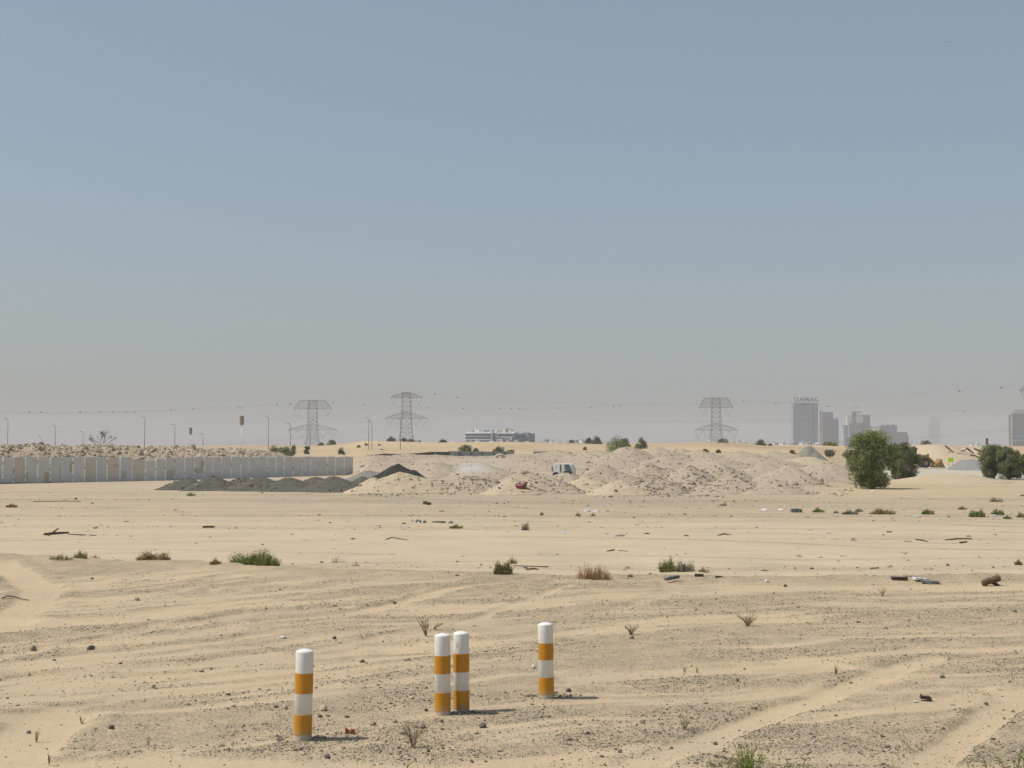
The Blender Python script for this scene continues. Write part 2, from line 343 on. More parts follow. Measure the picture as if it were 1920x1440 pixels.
def near_mask(x, y):
    """sand cover 0..1, rut depth, for the ground this side of the lip"""
    wx = x + 1.2 * (fbm(x * .3, y * .3, 51, 3) - .5); wy = y + 1.2 * (fbm(x * .3, y * .3, 52, 3) - .5)
    th = .72 + .012 * (y - 25) - .02 * x
    u = wx * np.cos(th) + wy * np.sin(th); v = -wx * np.sin(th) + wy * np.cos(th)
    s1 = fbm(u * .12, v * 1.7, 7, 4, .6); s2 = fbm(x * .4, y * .4, 12, 4, .6); s3 = fbm(u * .4, v * 4.2, 21, 3, .6)
    sand = sstep(.43, .62, s1 * .46 + s2 * .20 + s3 * .34)
    d_ = y - edge_y(x); lip = sstep(-2.2, -.5, d_) * (1 - sstep(-.05, .45, d_)); sand = sand * (1 - .8 * lip)
    rut = -.022 * sand + .03 * (s3 - .5) + .05 * lip * (vn(x * 1.3, y * 1.3, 66) - .5)
    for P, wd, st in TRW:
        d = seg_dist(x + .25 * (fbm(x * 1.1, y * 1.1, 61, 3) - .5), y + .25 * (fbm(x * 1.1, y * 1.1, 62, 3) - .5), P)
        k = 1 - sstep(wd * .42, wd * .62, d)
        sand = np.maximum(sand, k * st)
        rut = rut * (1 - k) + k * (-.04) * st + .022 * st * np.exp(-((d - wd * .78) / (.14)) ** 2)
    return sand, rut

# ------------------------------------------------------------------ ground sheet
def build_ground():
    xs = [0.0]
    while xs[-1] < 7000: xs.append(xs[-1] + max(.085, .022 * (xs[-1] - 9)))
    xs = np.array(xs); xs = np.r_[-xs[:0:-1], xs]
    ys = [-60., -30., -10., 0., 4., 8.]
    while ys[-1] < 9000:
        y = ys[-1]; ys.append(y + (.0034 * y if y < 45 else .0062 * y if y < 300 else .03 * y))
    ys = np.array(ys)
    X, Y = np.meshgrid(xs, ys); shp = X.shape; x = X.ravel(); y = Y.ravel()
    z = height(x, y)
    ye = edge_y(x); d = y - ye
    grav = np.zeros_like(x); soil = np.zeros((len(x), 3))
    near = (d < 1.5) & (np.abs(x) < 40) & (y > 0)
    sand = np.ones_like(x); rut = np.zeros_like(x)
    sand[near], rut[near] = near_mask(x[near], y[near])
    fade = 1 - sstep(-.3, .5, d)
    z += rut * fade
    grav = (1 - sand) * fade
    # gravelly lip
    lip = np.clip(sstep(-2.6, -.6, d) * (1 - sstep(-.05, .45, d)), 0, 1); grav = np.maximum(grav, lip * (.55 + .45 * vn(x * .9, y * 2, 3)))
    far = d > 0
    # flats beyond: long streaks left by vehicles
    st = fbm(x * .045 + .3 * y * .02, y * .55, 71, 4, .6); st2 = fbm(x * .02, y * .22, 72, 3)
    stre = sstep(.50, .70, st * .6 + st2 * .4)
    gr2 = stre * .75
    for (P, wd, s_) in FT:
        k = np.exp(-(seg_dist(x, y + .8 * (fbm(x * .12, y * .12, 77, 2) - .5), P) / wd) ** 2) * s_ * (.45 + .75 * vn(x * .5, y * .8, 5)); gr2 = np.maximum(gr2, k * far)
    grav = np.where(far, np.maximum(grav, gr2 * sstep(0, 1.5, d) * (1 - sstep(120, 200, y))), grav)
    z += np.where(far & (y < 110), -.035 * (stre - .5), 0)
    c_near = np.array([.468, .366, .246]); c_mid = np.array([.475, .388, .272]); c_mid2 = np.array([.425, .346, .245])
    c_road = np.array([.37, .31, .22]); c_sp = np.array([.40, .328, .242]); c_dune = np.array([.435, .335, .215]); c_plain = np.array([.40, .33, .24])
    def mixc(a, b, t): return a * (1 - t)[:, None] + b * t[:, None]
    big = fbm(x * .06, y * .09, 81, 3)
    soil[:] = c_near
    soil = mixc(soil, c_mid, sstep(-.1, 1.2, d))
    soil = mixc(soil, c_mid2, sstep(58, 76, y + 14 * (big - .5)))
    px = 960 + x / np.maximum(y, 1) * F
    road = sstep(80, 84, y) * (1 - sstep(93, 99, y + 4 * (big - .5))) * sstep(330, 520, px) * (1 - sstep(1250, 1500, px) * .6)
    soil = mixc(soil, c_road, np.clip(road * (.35 + .8 * fbm(x * .1, y * .8, 83, 3)), 0, 1))
    soil = mixc(soil, c_sp, sstep(96, 104, y) * zone_slope(x, y))
    rt = sstep(1480, 1620, px) * sstep(84, 96, y) * (1 - sstep(128, 140, y))
    soil = mixc(soil, np.array([.46, .36, .23]), np.clip(rt * (.2 + 1.0 * fbm(x * .15, y * .3, 84, 3)), 0, 1))
    rt = sstep(1560, 1700, px) * sstep(132, 142, y) * (1 - sstep(240, 260, y))
    soil = mixc(soil, np.array([.46, .41, .33]), rt)
    dn_ = fbm(x * .03, y * .05, 88, 4, .6); 
    soil = mixc(soil, c_dune, sstep(228, 262, y + 20 * (big - .5)) * (1 - sstep(620, 760, y)))
    soil = mixc(soil, c_plain, sstep(640, 800, y))
    soil *= (1 + (sstep(200, 260, y) * (fbm(x * .05, y * .035, 89, 4, .65) - .5) * .55)[:, None])
    soil *= (1 + ((y < 130) * (fbm(x * .5, y * 1.1, 90, 4, .65) - .5) * .14)[:, None])
    V = np.stack([x, y, z], 1)
    ny, nx = shp; i = np.arange(ny - 1)[:, None] * nx + np.arange(nx - 1)[None]
    i = i.ravel(); Q = np.stack([i, i + 1, i + nx + 1, i + nx], 1)
    o = fast_mesh('ground', V, Q, M['ground'], smooth=True)
    me = o.data
    a = me.attributes.new('soil', 'FLOAT_COLOR', 'POINT'); a.data.foreach_set('color', np.c_[soil, np.ones(len(x))].astype(np.float32).ravel())
    a = me.attributes.new('gravel', 'FLOAT', 'POINT'); a.data.foreach_set('value', np.clip(grav, 0, 1).astype(np.float32))
    tag(o, kind='structure')
FTP = [([(-40, 1007), (90, 1006), (200, 1004), (420, 1000)], .25, .9), ([(300, 1012), (480, 1009), (620, 1008)], .2, .6),
       ([(0, 1021), (200, 1022), (420, 1027), (700, 1033)], .22, .7), ([(1300, 985), (1560, 986), (1800, 990), (1960, 994)], .3, .9),
       ([(960, 1000), (1300, 1006), (1640, 1020), (1960, 1026)], .3, 1), ([(960, 1033), (1200, 1035), (1500, 1043), (1960, 1038)], .22, .8),
       ([(1440, 1052), (1700, 1060), (1960, 1074)], .3, .8), ([(480, 1056), (700, 1048), (960, 1044), (1080, 1046)], .2, .8),
       ([(640, 935), (900, 945), (1200, 962), (1500, 966), (1960, 985)], .5, 1), ([(560, 925), (800, 936), (960, 941), (1200, 944), (1500, 945)], .9, 1),
       ([(40, 940), (150, 941), (160, 941)], .5, .9), ([(800, 968), (1100, 975), (1500, 972), (1960, 976)], .4, .7),
       ([(480, 985), (900, 975), (1300, 990), (1700, 1000)], .3, .5), ([(100, 925), (250, 926), (480, 928)], .9, .7),
       ([(1440, 965), (1700, 972), (1960, 975)], .4, .9)]
FT = [(np.array([at(*p) for p in pts]), wd * 1.0, s_) for pts, wd, s_ in FTP]

def ground_material():
    m, t, b = new_mat('sand_and_gravel'); b.inputs['Roughness'].default_value = .95; b.inputs['Specular IOR Level'].default_value = .05
    L = t.links.new; N = t.nodes.new
    so_ = N('ShaderNodeAttribute'); so_.attribute_name = 'soil'; gr = N('ShaderNodeAttribute'); gr.attribute_name = 'gravel'
    tc = N('ShaderNodeTexCoord')
    def noise(s, d=4, r=.6):
        n = N('ShaderNodeTexNoise'); n.inputs['Scale'].default_value = s; n.inputs['Detail'].default_value = d; n.inputs['Roughness'].default_value = r
        L(tc.outputs['Object'], n.inputs['Vector']); return n.outputs[0]
    def rng(v, a, b_, c=0, d=1):
        n = N('ShaderNodeMapRange'); n.inputs[1].default_value = a; n.inputs[2].default_value = b_; n.inputs[3].default_value = c; n.inputs[4].default_value = d
        L(v, n.inputs[0]); return n.outputs[0]
    def math_(op, a, b_):
        n = N('ShaderNodeMath'); n.operation = op
        for k, v in ((0, a), (1, b_)):
            if isinstance(v, (int, float)): n.inputs[k].default_value = v
            else: L(v, n.inputs[k])
        return n.outputs[0]
    def mix(f, a, b_, mode='MIX'):
        n = N('ShaderNodeMix'); n.data_type = 'RGBA'; n.blend_type = mode
        for k, v in ((0, f), (6, a), (7, b_)):
            if isinstance(v, (int, float)): n.inputs[k].default_value = v
            elif isinstance(v, tuple): n.inputs[k].default_value = (*v, 1)
            else: L(v, n.inputs[k])
        return n.outputs[2]
    g = gr.outputs['Fac']
    n_br = noise(2.2, 5, .65); g2 = math_('MULTIPLY', g, rng(n_br, .34, .6, .35, 1.1))
    fine = noise(38, 3, .7); med = noise(11, 4, .7)
    vo = N('ShaderNodeTexVoronoi'); vo.inputs['Scale'].default_value = 34; L(tc.outputs['Object'], vo.inputs['Vector'])
    vs = N('ShaderNodeSeparateColor'); L(vo.outputs['Color'], vs.inputs[0])
    stone = rng(vo.outputs['Distance'], .42, .25)                                   # inside a pebble cell
    pick = rng(vs.outputs[0], .45, .5)                                               # half the cells hold one
    big = noise(.35, 4, .6)
    base = mix(1.0, so_.outputs['Color'], mix(rng(big, .35, .65), (1.05, 1.03, 1.0), (.93, .94, .95)), 'MULTIPLY')
    base = mix(rng(med, .5, .75, 0, .35), base, mix(1.0, base, (.80, .80, .80), 'MULTIPLY'))
    fines = mix(g2, base, mix(.55, base, (.36, .30, .205)))
    fines = mix(math_('MULTIPLY', g2, rng(fine, .5, .66, 0, .75)), fines, (.20, .17, .12))
    scol = mix(vs.outputs[1], (.13, .11, .08), (.36, .31, .225))
    f = math_('MULTIPLY', math_('MULTIPLY', stone, pick), math_('MULTIPLY', g2, .8))
    col = mix(f, fines, scol)
    L(col, b.inputs['Base Color'])
    hgt = math_('ADD', math_('MULTIPLY', math_('MULTIPLY', stone, pick), math_('MULTIPLY', g2, .5)), math_('MULTIPLY', med, math_('ADD', math_('MULTIPLY', g2, 1.2), .35)))
    hgt = math_('ADD', hgt, math_('MULTIPLY', n_br, .8))
    bp = N('ShaderNodeBump'); bp.inputs['Distance'].default_value = .035; bp.inputs['Strength'].default_value = .9
    L(hgt, bp.inputs['Height']); L(bp.outputs[0], b.inputs['Normal'])
    return m
M['ground'] = ground_material()
build_ground()

# ------------------------------------------------------------------ stones
def ico(sub=0):
    p = (1 + 5 ** .5) / 2
    v = [(-1, p, 0), (1, p, 0), (-1, -p, 0), (1, -p, 0), (0, -1, p), (0, 1, p), (0, -1, -p), (0, 1, -p), (p, 0, -1), (p, 0, 1), (-p, 0, -1), (-p, 0, 1)]
    f = [(0, 11, 5), (0, 5, 1), (0, 1, 7), (0, 7, 10), (0, 10, 11), (1, 5, 9), (5, 11, 4), (11, 10, 2), (10, 7, 6), (7, 1, 8), (3, 9, 4), (3, 4, 2), (3, 2, 6), (3, 6, 8), (3, 8, 9), (4, 9, 5), (2, 4, 11), (6, 2, 10), (8, 6, 7), (9, 8, 1)]
    v = [np.array(a) / np.linalg.norm(a) for a in v]
    for _ in range(sub):
        c = {}; nf = []
        def mid(a, b):
            k = (min(a, b), max(a, b))
            if k not in c: q = v[a] + v[b]; v.append(q / np.linalg.norm(q)); c[k] = len(v) - 1
            return c[k]
        for a, b, d in f:
            x, y, z = mid(a, b), mid(b, d), mid(d, a); nf += [(a, x, z), (b, y, x), (d, z, y), (x, y, z)]
        f = nf
    return np.array(v), np.array(f)
I0, I1, I2 = ico(0), ico(1), ico(2)
def many_rocks(C, S, rng, base=I0, flat=.6, jag=.28):
    """C (n,3) centres, S (n,) radii -> verts, tri faces"""
    V0, F0 = base; n = len(C)
    s = S[:, None] * np.c_[rng.uniform(.7, 1.35, n), rng.uniform(.7, 1.35, n), rng.uniform(.45, .9, n) * flat / .6]
    V = V0[None] * (1 + rng.uniform(-jag, jag, (n, len(V0), 1))) * s[:, None, :]
    a = rng.uniform(0, 2 * math.pi, n); ca, sa = np.cos(a), np.sin(a)
    b = rng.uniform(-.5, .5, n); cb, sb = np.cos(b), np.sin(b)
    x = V[..., 0] * cb[:, None] - V[..., 2] * sb[:, None]; z = V[..., 0] * sb[:, None] + V[..., 2] * cb[:, None]; y = V[..., 1]
    X = x * ca[:, None] - y * sa[:, None]; Y = x * sa[:, None] + y * ca[:, None]
    V = np.stack([X, Y, z], -1) + C[:, None, :]
    Fc = F0[None] + (np.arange(n) * len(V0))[:, None, None]
    return V.reshape(-1, 3), Fc.reshape(-1, 3)

rg = np.random.default_rng(11)
def scatter_gravel():
    n = 300000
    y = np.exp(rg.uniform(np.log(12.5), np.log(37), n)); x = rg.uniform(-.42, .42, n) * y
    sand, rut = near_mask(x, y); d = y - edge_y(x)
    clump = fbm(x * .8, y * .8, 91, 3); dens = (.08 + .92 * (1 - sand)) * sstep(.30, .62, clump) + .02
    keep = (rg.uniform(0, 1, n) < dens * .62) & (d < .2)
    x, y, rut = x[keep], y[keep], rut[keep]
    S = np.clip(np.exp(rg.normal(-5.0, .45, len(x))), .005, .035)
    big = rg.uniform(0, 1, len(x)) < .022; S[big] *= rg.uniform(1.5, 2.3, big.sum())
    z = height(x, y) + rut * (1 - sstep(-.3, .5, y - edge_y(x))) + S * .12
    V, Q = many_rocks(np.stack([x, y, z], 1), S, rg)
    mi = np.repeat(rg.choice([0, 1, 2], len(x), p=[.50, .43, .07]), 20)
    o = fast_mesh('gravel', V, Q, [M['stone_dark'], M['stone_mid'], M['stone_pale']], mi)
    tag(o, 'small dark and grey gravel strewn over the sandy foreground', 'gravel', kind='stuff')
    # loose bits on the flats beyond the lip
    n = 5200; y = np.exp(rg.uniform(np.log(37), np.log(100), n)); x = rg.uniform(-.42, .42, n) * y
    st = fbm(x * .045 + .3 * y * .02, y * .55, 71, 4, .6); keep = (rg.uniform(0, 1, n) < .15 + .9 * (st > .56)) & (y > edge_y(x) + .5)
    x, y = x[keep], y[keep]; S = np.clip(np.exp(rg.normal(-3.6, .5, len(x))), .015, .10)
    V, Q = many_rocks(np.stack([x, y, height(x, y) + S * .1], 1), S, rg, flat=.5)
    mi = np.repeat(rg.choice([0, 1, 2], len(x), p=[.3, .45, .25]), 20)
    o = fast_mesh('gravel', V, Q, [M['stone_dark'], M['stone_mid'], M['stone_pale']], mi)
    tag(o, 'loose pebbles and crumbs dotted over the pale sand flats', 'gravel', kind='stuff')
scatter_gravel()
def gz(x, y):
    xa, ya = np.array([x]), np.array([y]); s, r = near_mask(xa, ya)
    return float(height(xa, ya)[0] + (r * (1 - sstep(-.3, .5, ya - edge_y(xa))))[0])
def place(px, py):
    """point on the real ground under a photo pixel"""
    x, y = at(px, py, 0.)
    for _ in range(8):
        z = gz(x, y) if y < 45 else hz(x, y)
        x, y = at(px, py, z)
        if y > 230: break
    return x, y, z
def stone(name, label, cat, px, py, wpx, mk, hfac=.7, group=None, seed=0, base=I1, dpx=None):
    x, y, z = place(px, py); r = wpx * mpp(y) / 2; g = np.random.default_rng(seed + int(px * 7 + py))
    V, Q = many_rocks(np.array([[0, 0, r * hfac * .55]]), np.array([r]), g, base, flat=hfac, jag=.14)
    o = fast_mesh(name, V, Q, M[mk]); o.location = (x, y, z); return tag(o, label, cat, group)
# stones one can pick out in the foreground
for px, py, wd, mk, lb in [
    (507 / 4 + 480, 1332, 17, 'stone_pale', 'pale tan rock to the right of the leftmost striped bollard'),
    (534, 1330, 13, 'stone_pale', 'tan rock with a rosy tint left of the leftmost striped bollard'),
    (517, 1327, 8, 'stone_dark', 'small dark stone beside the tan rock left of the leftmost bollard'),
    (600, 1345, 9, 'stone_dark', 'dark stone close behind the foot of the leftmost bollard'),
    (650, 1345, 8, 'stone_dark', 'dark stone midway between the brick chip and the pair of bollards'),
    (700, 1360, 11, 'stone_mid', 'grey stone between the leftmost bollard and the pair'),
    (740, 1355, 13, 'stone_mid', 'low grey double lump of stone just left of the pair of bollards'),
    (792, 1365, 15, 'stone_mid', 'grey flat stone in front of the pair of bollards'),
    (799, 1333, 9, 'stone_dark', 'dark clod touching the left foot of the pair of bollards'),
    (905, 1364, 13, 'stone_dark', 'dark stone lying right of and below the pair of bollards'),
    (614, 1421, 13, 'stone_dark', 'dark chip of stone in smooth sand below the leftmost bollard'),
    (803, 1409, 8, 'stone_dark', 'small dark stone under the dry twig plant in front'),
    (1066, 1297, 10, 'stone_dark', 'dark stone right of the rightmost striped bollard'),
    (1065, 1388, 13, 'stone_mid', 'greyish stone in gravel below the rightmost bollard'),
    (1102, 1376, 9, 'stone_dark', 'dark stone pair lying below and right of the rightmost bollard'),
    (1162, 1411, 10, 'stone_dark', 'dark stone near the bottom edge in open sand'),
    (1259, 1404, 7, 'stone_dark', 'little dark stone in the wheel track at the bottom'),
    (1341, 1396, 9, 'stone_dark', 'dark stone on the lower edge of the wheel track'),
    (1655, 1382, 9, 'stone_dark', 'dark stone between the two wheel tracks at right'),
    (1664, 1402, 10, 'stone_dark', 'very dark stone lowest between the two wheel tracks'),
    (1849, 1321, 9, 'stone_dark', 'dark stone just above the far right wheel track'),
    (1767, 1271, 9, 'stone_dark', 'dark stone by the end of the longer wheel track'),
    (54, 1375, 10, 'stone_mid', 'grey stone at the tip of the gravel tongue at lower left'),
    (208, 1366, 11, 'stone_dark', 'dark stone on the gravel tongue at lower left'),
    (428, 1303, 8, 'stone_dark', 'black stone standing up on sand left of the leftmost bollard'),
    (170, 1218, 12, 'stone_dark', 'black broken stone on gravel at middle left'),
    (62, 1220, 16, 'stone_mid', 'flat grey stone in sand near the left edge'),
    (377, 1258, 9, 'stone_pale', 'pale upright stone on sand left of the bollards'),
    (627, 1198, 9, 'stone_dark', 'dark stone right of the crumpled white scrap'),
    (679, 1402 - 160, 8, 'stone_dark', 'dark stone on the ridge behind the bollards'),
    (740, 1132, 7, 'stone_dark', 'dark stone in the sandy strip behind the pair of bollards'),
    (173, 1086, 7, 'stone_dark', 'dark stone near the lip at upper left of the gravel field'),
    (257, 1150 - 25, 9, 'stone_mid', 'dark grey lump of stone in gravel at left'),
    (1185, 1370 / 4 + 855, 8, 'stone_dark', 'dark stone in front of the small dry plant'),
    (1382, 1277, 8, 'stone_dark', 'dark stone on bare sand right of the rightmost bollard'),
    (1472, 1100, 7, 'stone_dark', 'dark stone right of the pale plastic bottle'),
    (1305, 1144, 8, 'stone_mid', 'grey stone near the middle of the gravel field'),
]: stone('stone', lb, 'stone', px, py, wd, mk)
def clods(px, py, n, spx, label):
    """dark clods of earth heaped round a bollard's foot: one object"""
    x, y, z = place(px, py); g = np.random.default_rng(int(px)); k = mpp(y)
    X = x + g.normal(0, spx * .45, n) * k; Y = y + g.normal(0, .07, n); S = np.clip(g.lognormal(-4.1, .4, n), .008, .032)
    Z = np.array([gz(a, b) for a, b in zip(X, Y)]) + S * .2
    V, Q = many_rocks(np.stack([X, Y, Z], 1), S, g)
    o = fast_mesh('earth_clods', V, Q, [M['stone_dark'], M['stone_mid']], np.repeat(g.integers(0, 2, n), 20), loc=(x, y, z))
    tag(o, label, 'earth clods', kind='stuff')
clods(588, 1384, 45, 28, 'dark clods at the foot of the leftmost bollard')
clods(528, 1386, 22, 12, 'dark clods left of the leftmost bollard')
clods(862, 1337, 70, 34, 'dark clods heaped between and beside the pair of bollards')
clods(1050, 1305, 60, 34, 'dark clods right of the rightmost bollard')
clods(995, 1305, 30, 26, 'dark clods left of the rightmost bollard')

# ------------------------------------------------------------------ bollards
def bollard(px, pyb, top, bands, wpx, lean, label):
    """bands: photo rows of orange1 top/bottom, orange2 top/bottom"""
    x, y = at(px, pyb - 1.0, 0.); y += .1; z = 0.0
    k = mpp(y - .1) ; Hh = (pyb - top) * k * 1.0; r = wpx * k / 2
    root = empty('bollard', (x, y, z), label, 'bollard', 'striped bollards')
    def hh(py): return (pyb - 1.5 - py) * k / math.cos(.18) * .985
    m = MB(); dome = r * .30; ht = Hh - .005
    prof = [(r, -.4), (r, ht - dome - .012), (r * .985, ht - dome - .002), (r * .93, ht - dome + .006), (r * .80, ht - dome * .62), (r * .6, ht - dome * .34), (r * .36, ht - dome * .13), (r * .12, ht - dome * .02), (.001, ht - dome * .01)]
    m.lathe(prof, 48); b = m.build('post_body', M['white_paint'], root, smooth=True)
    for i in range(2):
        z1, z0 = hh(bands[2 * i]), hh(bands[2 * i + 1]); e = .0025
        q = MB(); q.lathe([(r - .001, z0), (r + e, z0 + .0005), (r + e, z1 - .0005), (r - .001, z1)], 48, cap=False)
        q.build('orange_band', M['orange_paint'], root, smooth=False)
    q = MB(); g = np.random.default_rng(int(px)); n = 48; z1 = hh(bands[3]) - .002
    V = [((r + .0018) * math.cos(2 * math.pi * a / n), (r + .0018) * math.sin(2 * math.pi * a / n), zz) for zz in (-.1, z1) for a in range(n)]
    V = [(a, b_, c - (.012 * g.random() if c > 0 else 0)) for a, b_, c in V]
    q.add(V, [(a, (a + 1) % n, n + (a + 1) % n, n + a) for a in range(n)]); q.build('dusty_foot', M['dirty_white'], root)
    if 'scuff' in label:                                           # the scuffs near its top
        q = MB()
        for a, zz, l in ((-.62, hh(1215), .03), (-.50, hh(1210), .022), (-.45, hh(1216), .016)):
            for t in range(2):
                a0 = a - math.pi / 2 + t * .05; a1 = a0 + .035; q.add([((r + .0012) * math.cos(v), (r + .0012) * math.sin(v), zz + z_ - t * .006) for v, z_ in ((a0, 0), (a1, 0), (a1, l), (a0, l))], [(0, 1, 2, 3)])
        q.build('scuff_mark', M['stone_mid'], root)
    root.rotation_euler = (R(lean[1]), R(lean[0]), 0)
bollard(565, 1390, 1221.5, (1265.5, 1303, 1342, 1379), 33, (1.1, 0), 'striped orange and white bollard standing alone, leftmost and nearest of the four')
bollard(829, 1342.5, 1191.5, (1232, 1265.5, 1300.5, 1334.5), 29.6, (-.2, 0), 'left post of the close pair of striped orange and white bollards')
bollard(864.6, 1337, 1187.5, (1228, 1262, 1296, 1330), 29.6, (-.3, 0), 'right post of the close pair of bollards, with a scuff on its white top')
bollard(1025, 1311, 1170.5, (1208, 1239, 1271.5, 1303), 28.3, (-.8, 0), 'striped orange and white bollard standing alone, rightmost and farthest of the four')

# ------------------------------------------------------------------ concrete panel wall
def concrete_wall():
    root = empty('concrete_wall', (*at(0, 905, 0), 0), 'long grey wall of upright precast concrete panels with pale joints, behind the gravel heaps', 'wall')
    L0 = np.array(root.location)
    # joints: photo x of panel edges
    xs = [-64, -41, -19, 4, 25, 47, 70, 93, 115, 136, 158, 180, 200, 224, 248, 272, 291, 309, 326, 345, 363, 381, 398, 415, 433, 450, 466, 483, 500, 516, 532, 549, 565, 581, 597, 613, 628, 644, 660]
    def D(px): return np.interp(px, [-64, 300, 660], [120, 134, 160])
    def top(px): return np.interp(px, [-64, 200, 248, 250, 292, 300, 520, 660], [857, 857, 858, 862.5, 862.5, 857.5, 856, 856.5])
    g = random.Random(5)
    for i, (a, b) in enumerate(zip(xs[:-1], xs[1:])):
        da, db = D(a), D(b); xa, za = atD(a, top(a + 1), da); xb, zb = atD(b, top(b - 1), db)
        z = (za + zb) / 2 + g.uniform(-.04, .03); off = g.uniform(-.05, .05)
        A = np.array([xa, da + off]); B = np.array([xb, db + off]); u = (B - A) / np.linalg.norm(B - A); A = A + u * .06; B = B - u * .06
        n_ = np.array([-u[1], u[0]]) * .09
        P = [A - n_, B - n_, B + n_, A + n_]; V = [(*p, -.3) for p in P] + [(*p, z) for p in P]
        mk = 'concrete_t' if a in (200, 248, 25, 158) else ('concrete_b' if (i % 3 or a > 440) else 'concrete')
        q = MB(); q.add(V, [(3, 2, 1, 0), (4, 5, 6, 7), (0, 1, 5, 4), (1, 2, 6, 5), (2, 3, 7, 6), (3, 0, 4, 7)])
        pn = q.build('panel', M[mk], root, loc=L0)
        for (pa, h0, h1, f0, f1, mt) in PATCH.get(a, []):
            q = MB(); C = A + (B - A) * f0 - n_ * 1.15; E = A + (B - A) * f1 - n_ * 1.15
            P = [C, E, E + n_ * .2, C + n_ * .2]; V = [(*p, h0) for p in P] + [(*p, h1) for p in P]
            q.add(V, [(3, 2, 1, 0), (4, 5, 6, 7), (0, 1, 5, 4), (1, 2, 6, 5), (2, 3, 7, 6), (3, 0, 4, 7)])
            q.build('stained_patch', M[mt], pn, loc=L0)
        # pale mortar strip between the panels
        zt = z - g.uniform(.02, .25)
        J0 = B - n_ * 1.25 - u * .01; J1 = B - n_ * 1.25 + u * .13; q = MB(); P = [J0, J1, J1 + n_ * .5, J0 + n_ * .5]; V = [(*p, -.3) for p in P] + [(*p, zt) for p in P]
        q.add(V, [(3, 2, 1, 0), (4, 5, 6, 7), (0, 1, 5, 4), (1, 2, 6, 5), (2, 3, 7, 6), (3, 0, 4, 7)])
        q.build('joint', M['mortar'], root, loc=L0)
PATCH = {93: [(0, .2, 1.6, .9, 1.0, 'rust_patch')], 70: [(0, 0, .95, .55, .95, 'rust_patch')], 115: [(0, .9, 1.8, .75, .98, 'rust_patch')], 47: [(0, .1, 1.0, .0, .2, 'olive_patch')],
         272: [], 309: [(0, .1, .95, .1, .9, 'olive_patch')], 363: [(0, .6, 1.1, .0, .9, 'olive_patch'), (0, 1.1, 1.9, .7, 1.0, 'rust_patch')], 93.5: [], 25: [(0, .4, 1.7, .9, 1, 'rust_patch')], 200: [(0, 1.3, 1.6, .6, .95, 'rust_patch')], 224: [(0, .3, .9, .1, .5, 'olive_patch')]}
concrete_wall()
# rubble line at the wall's foot
def foot_stones():
    g = np.random.default_rng(4)
    n = 260; px = g.uniform(-20, 300, n); D = np.interp(px, [-64, 300], [120, 136]) - .5 - np.abs(g.normal(0, .25, n)); x = (px - 960) / F * D
    S = g.uniform(.04, .15, n); V, Q = many_rocks(np.stack([x, D, height(x, D) + .02], 1), S, g)
    o = fast_mesh('rubble', V, Q, [M['stone_dark'], M['spoil_rock']], np.repeat(g.integers(0, 2, n), 20))
    tag(o, 'crumbled stones along the foot of the concrete wall', 'rubble', kind='stuff')
foot_stones()

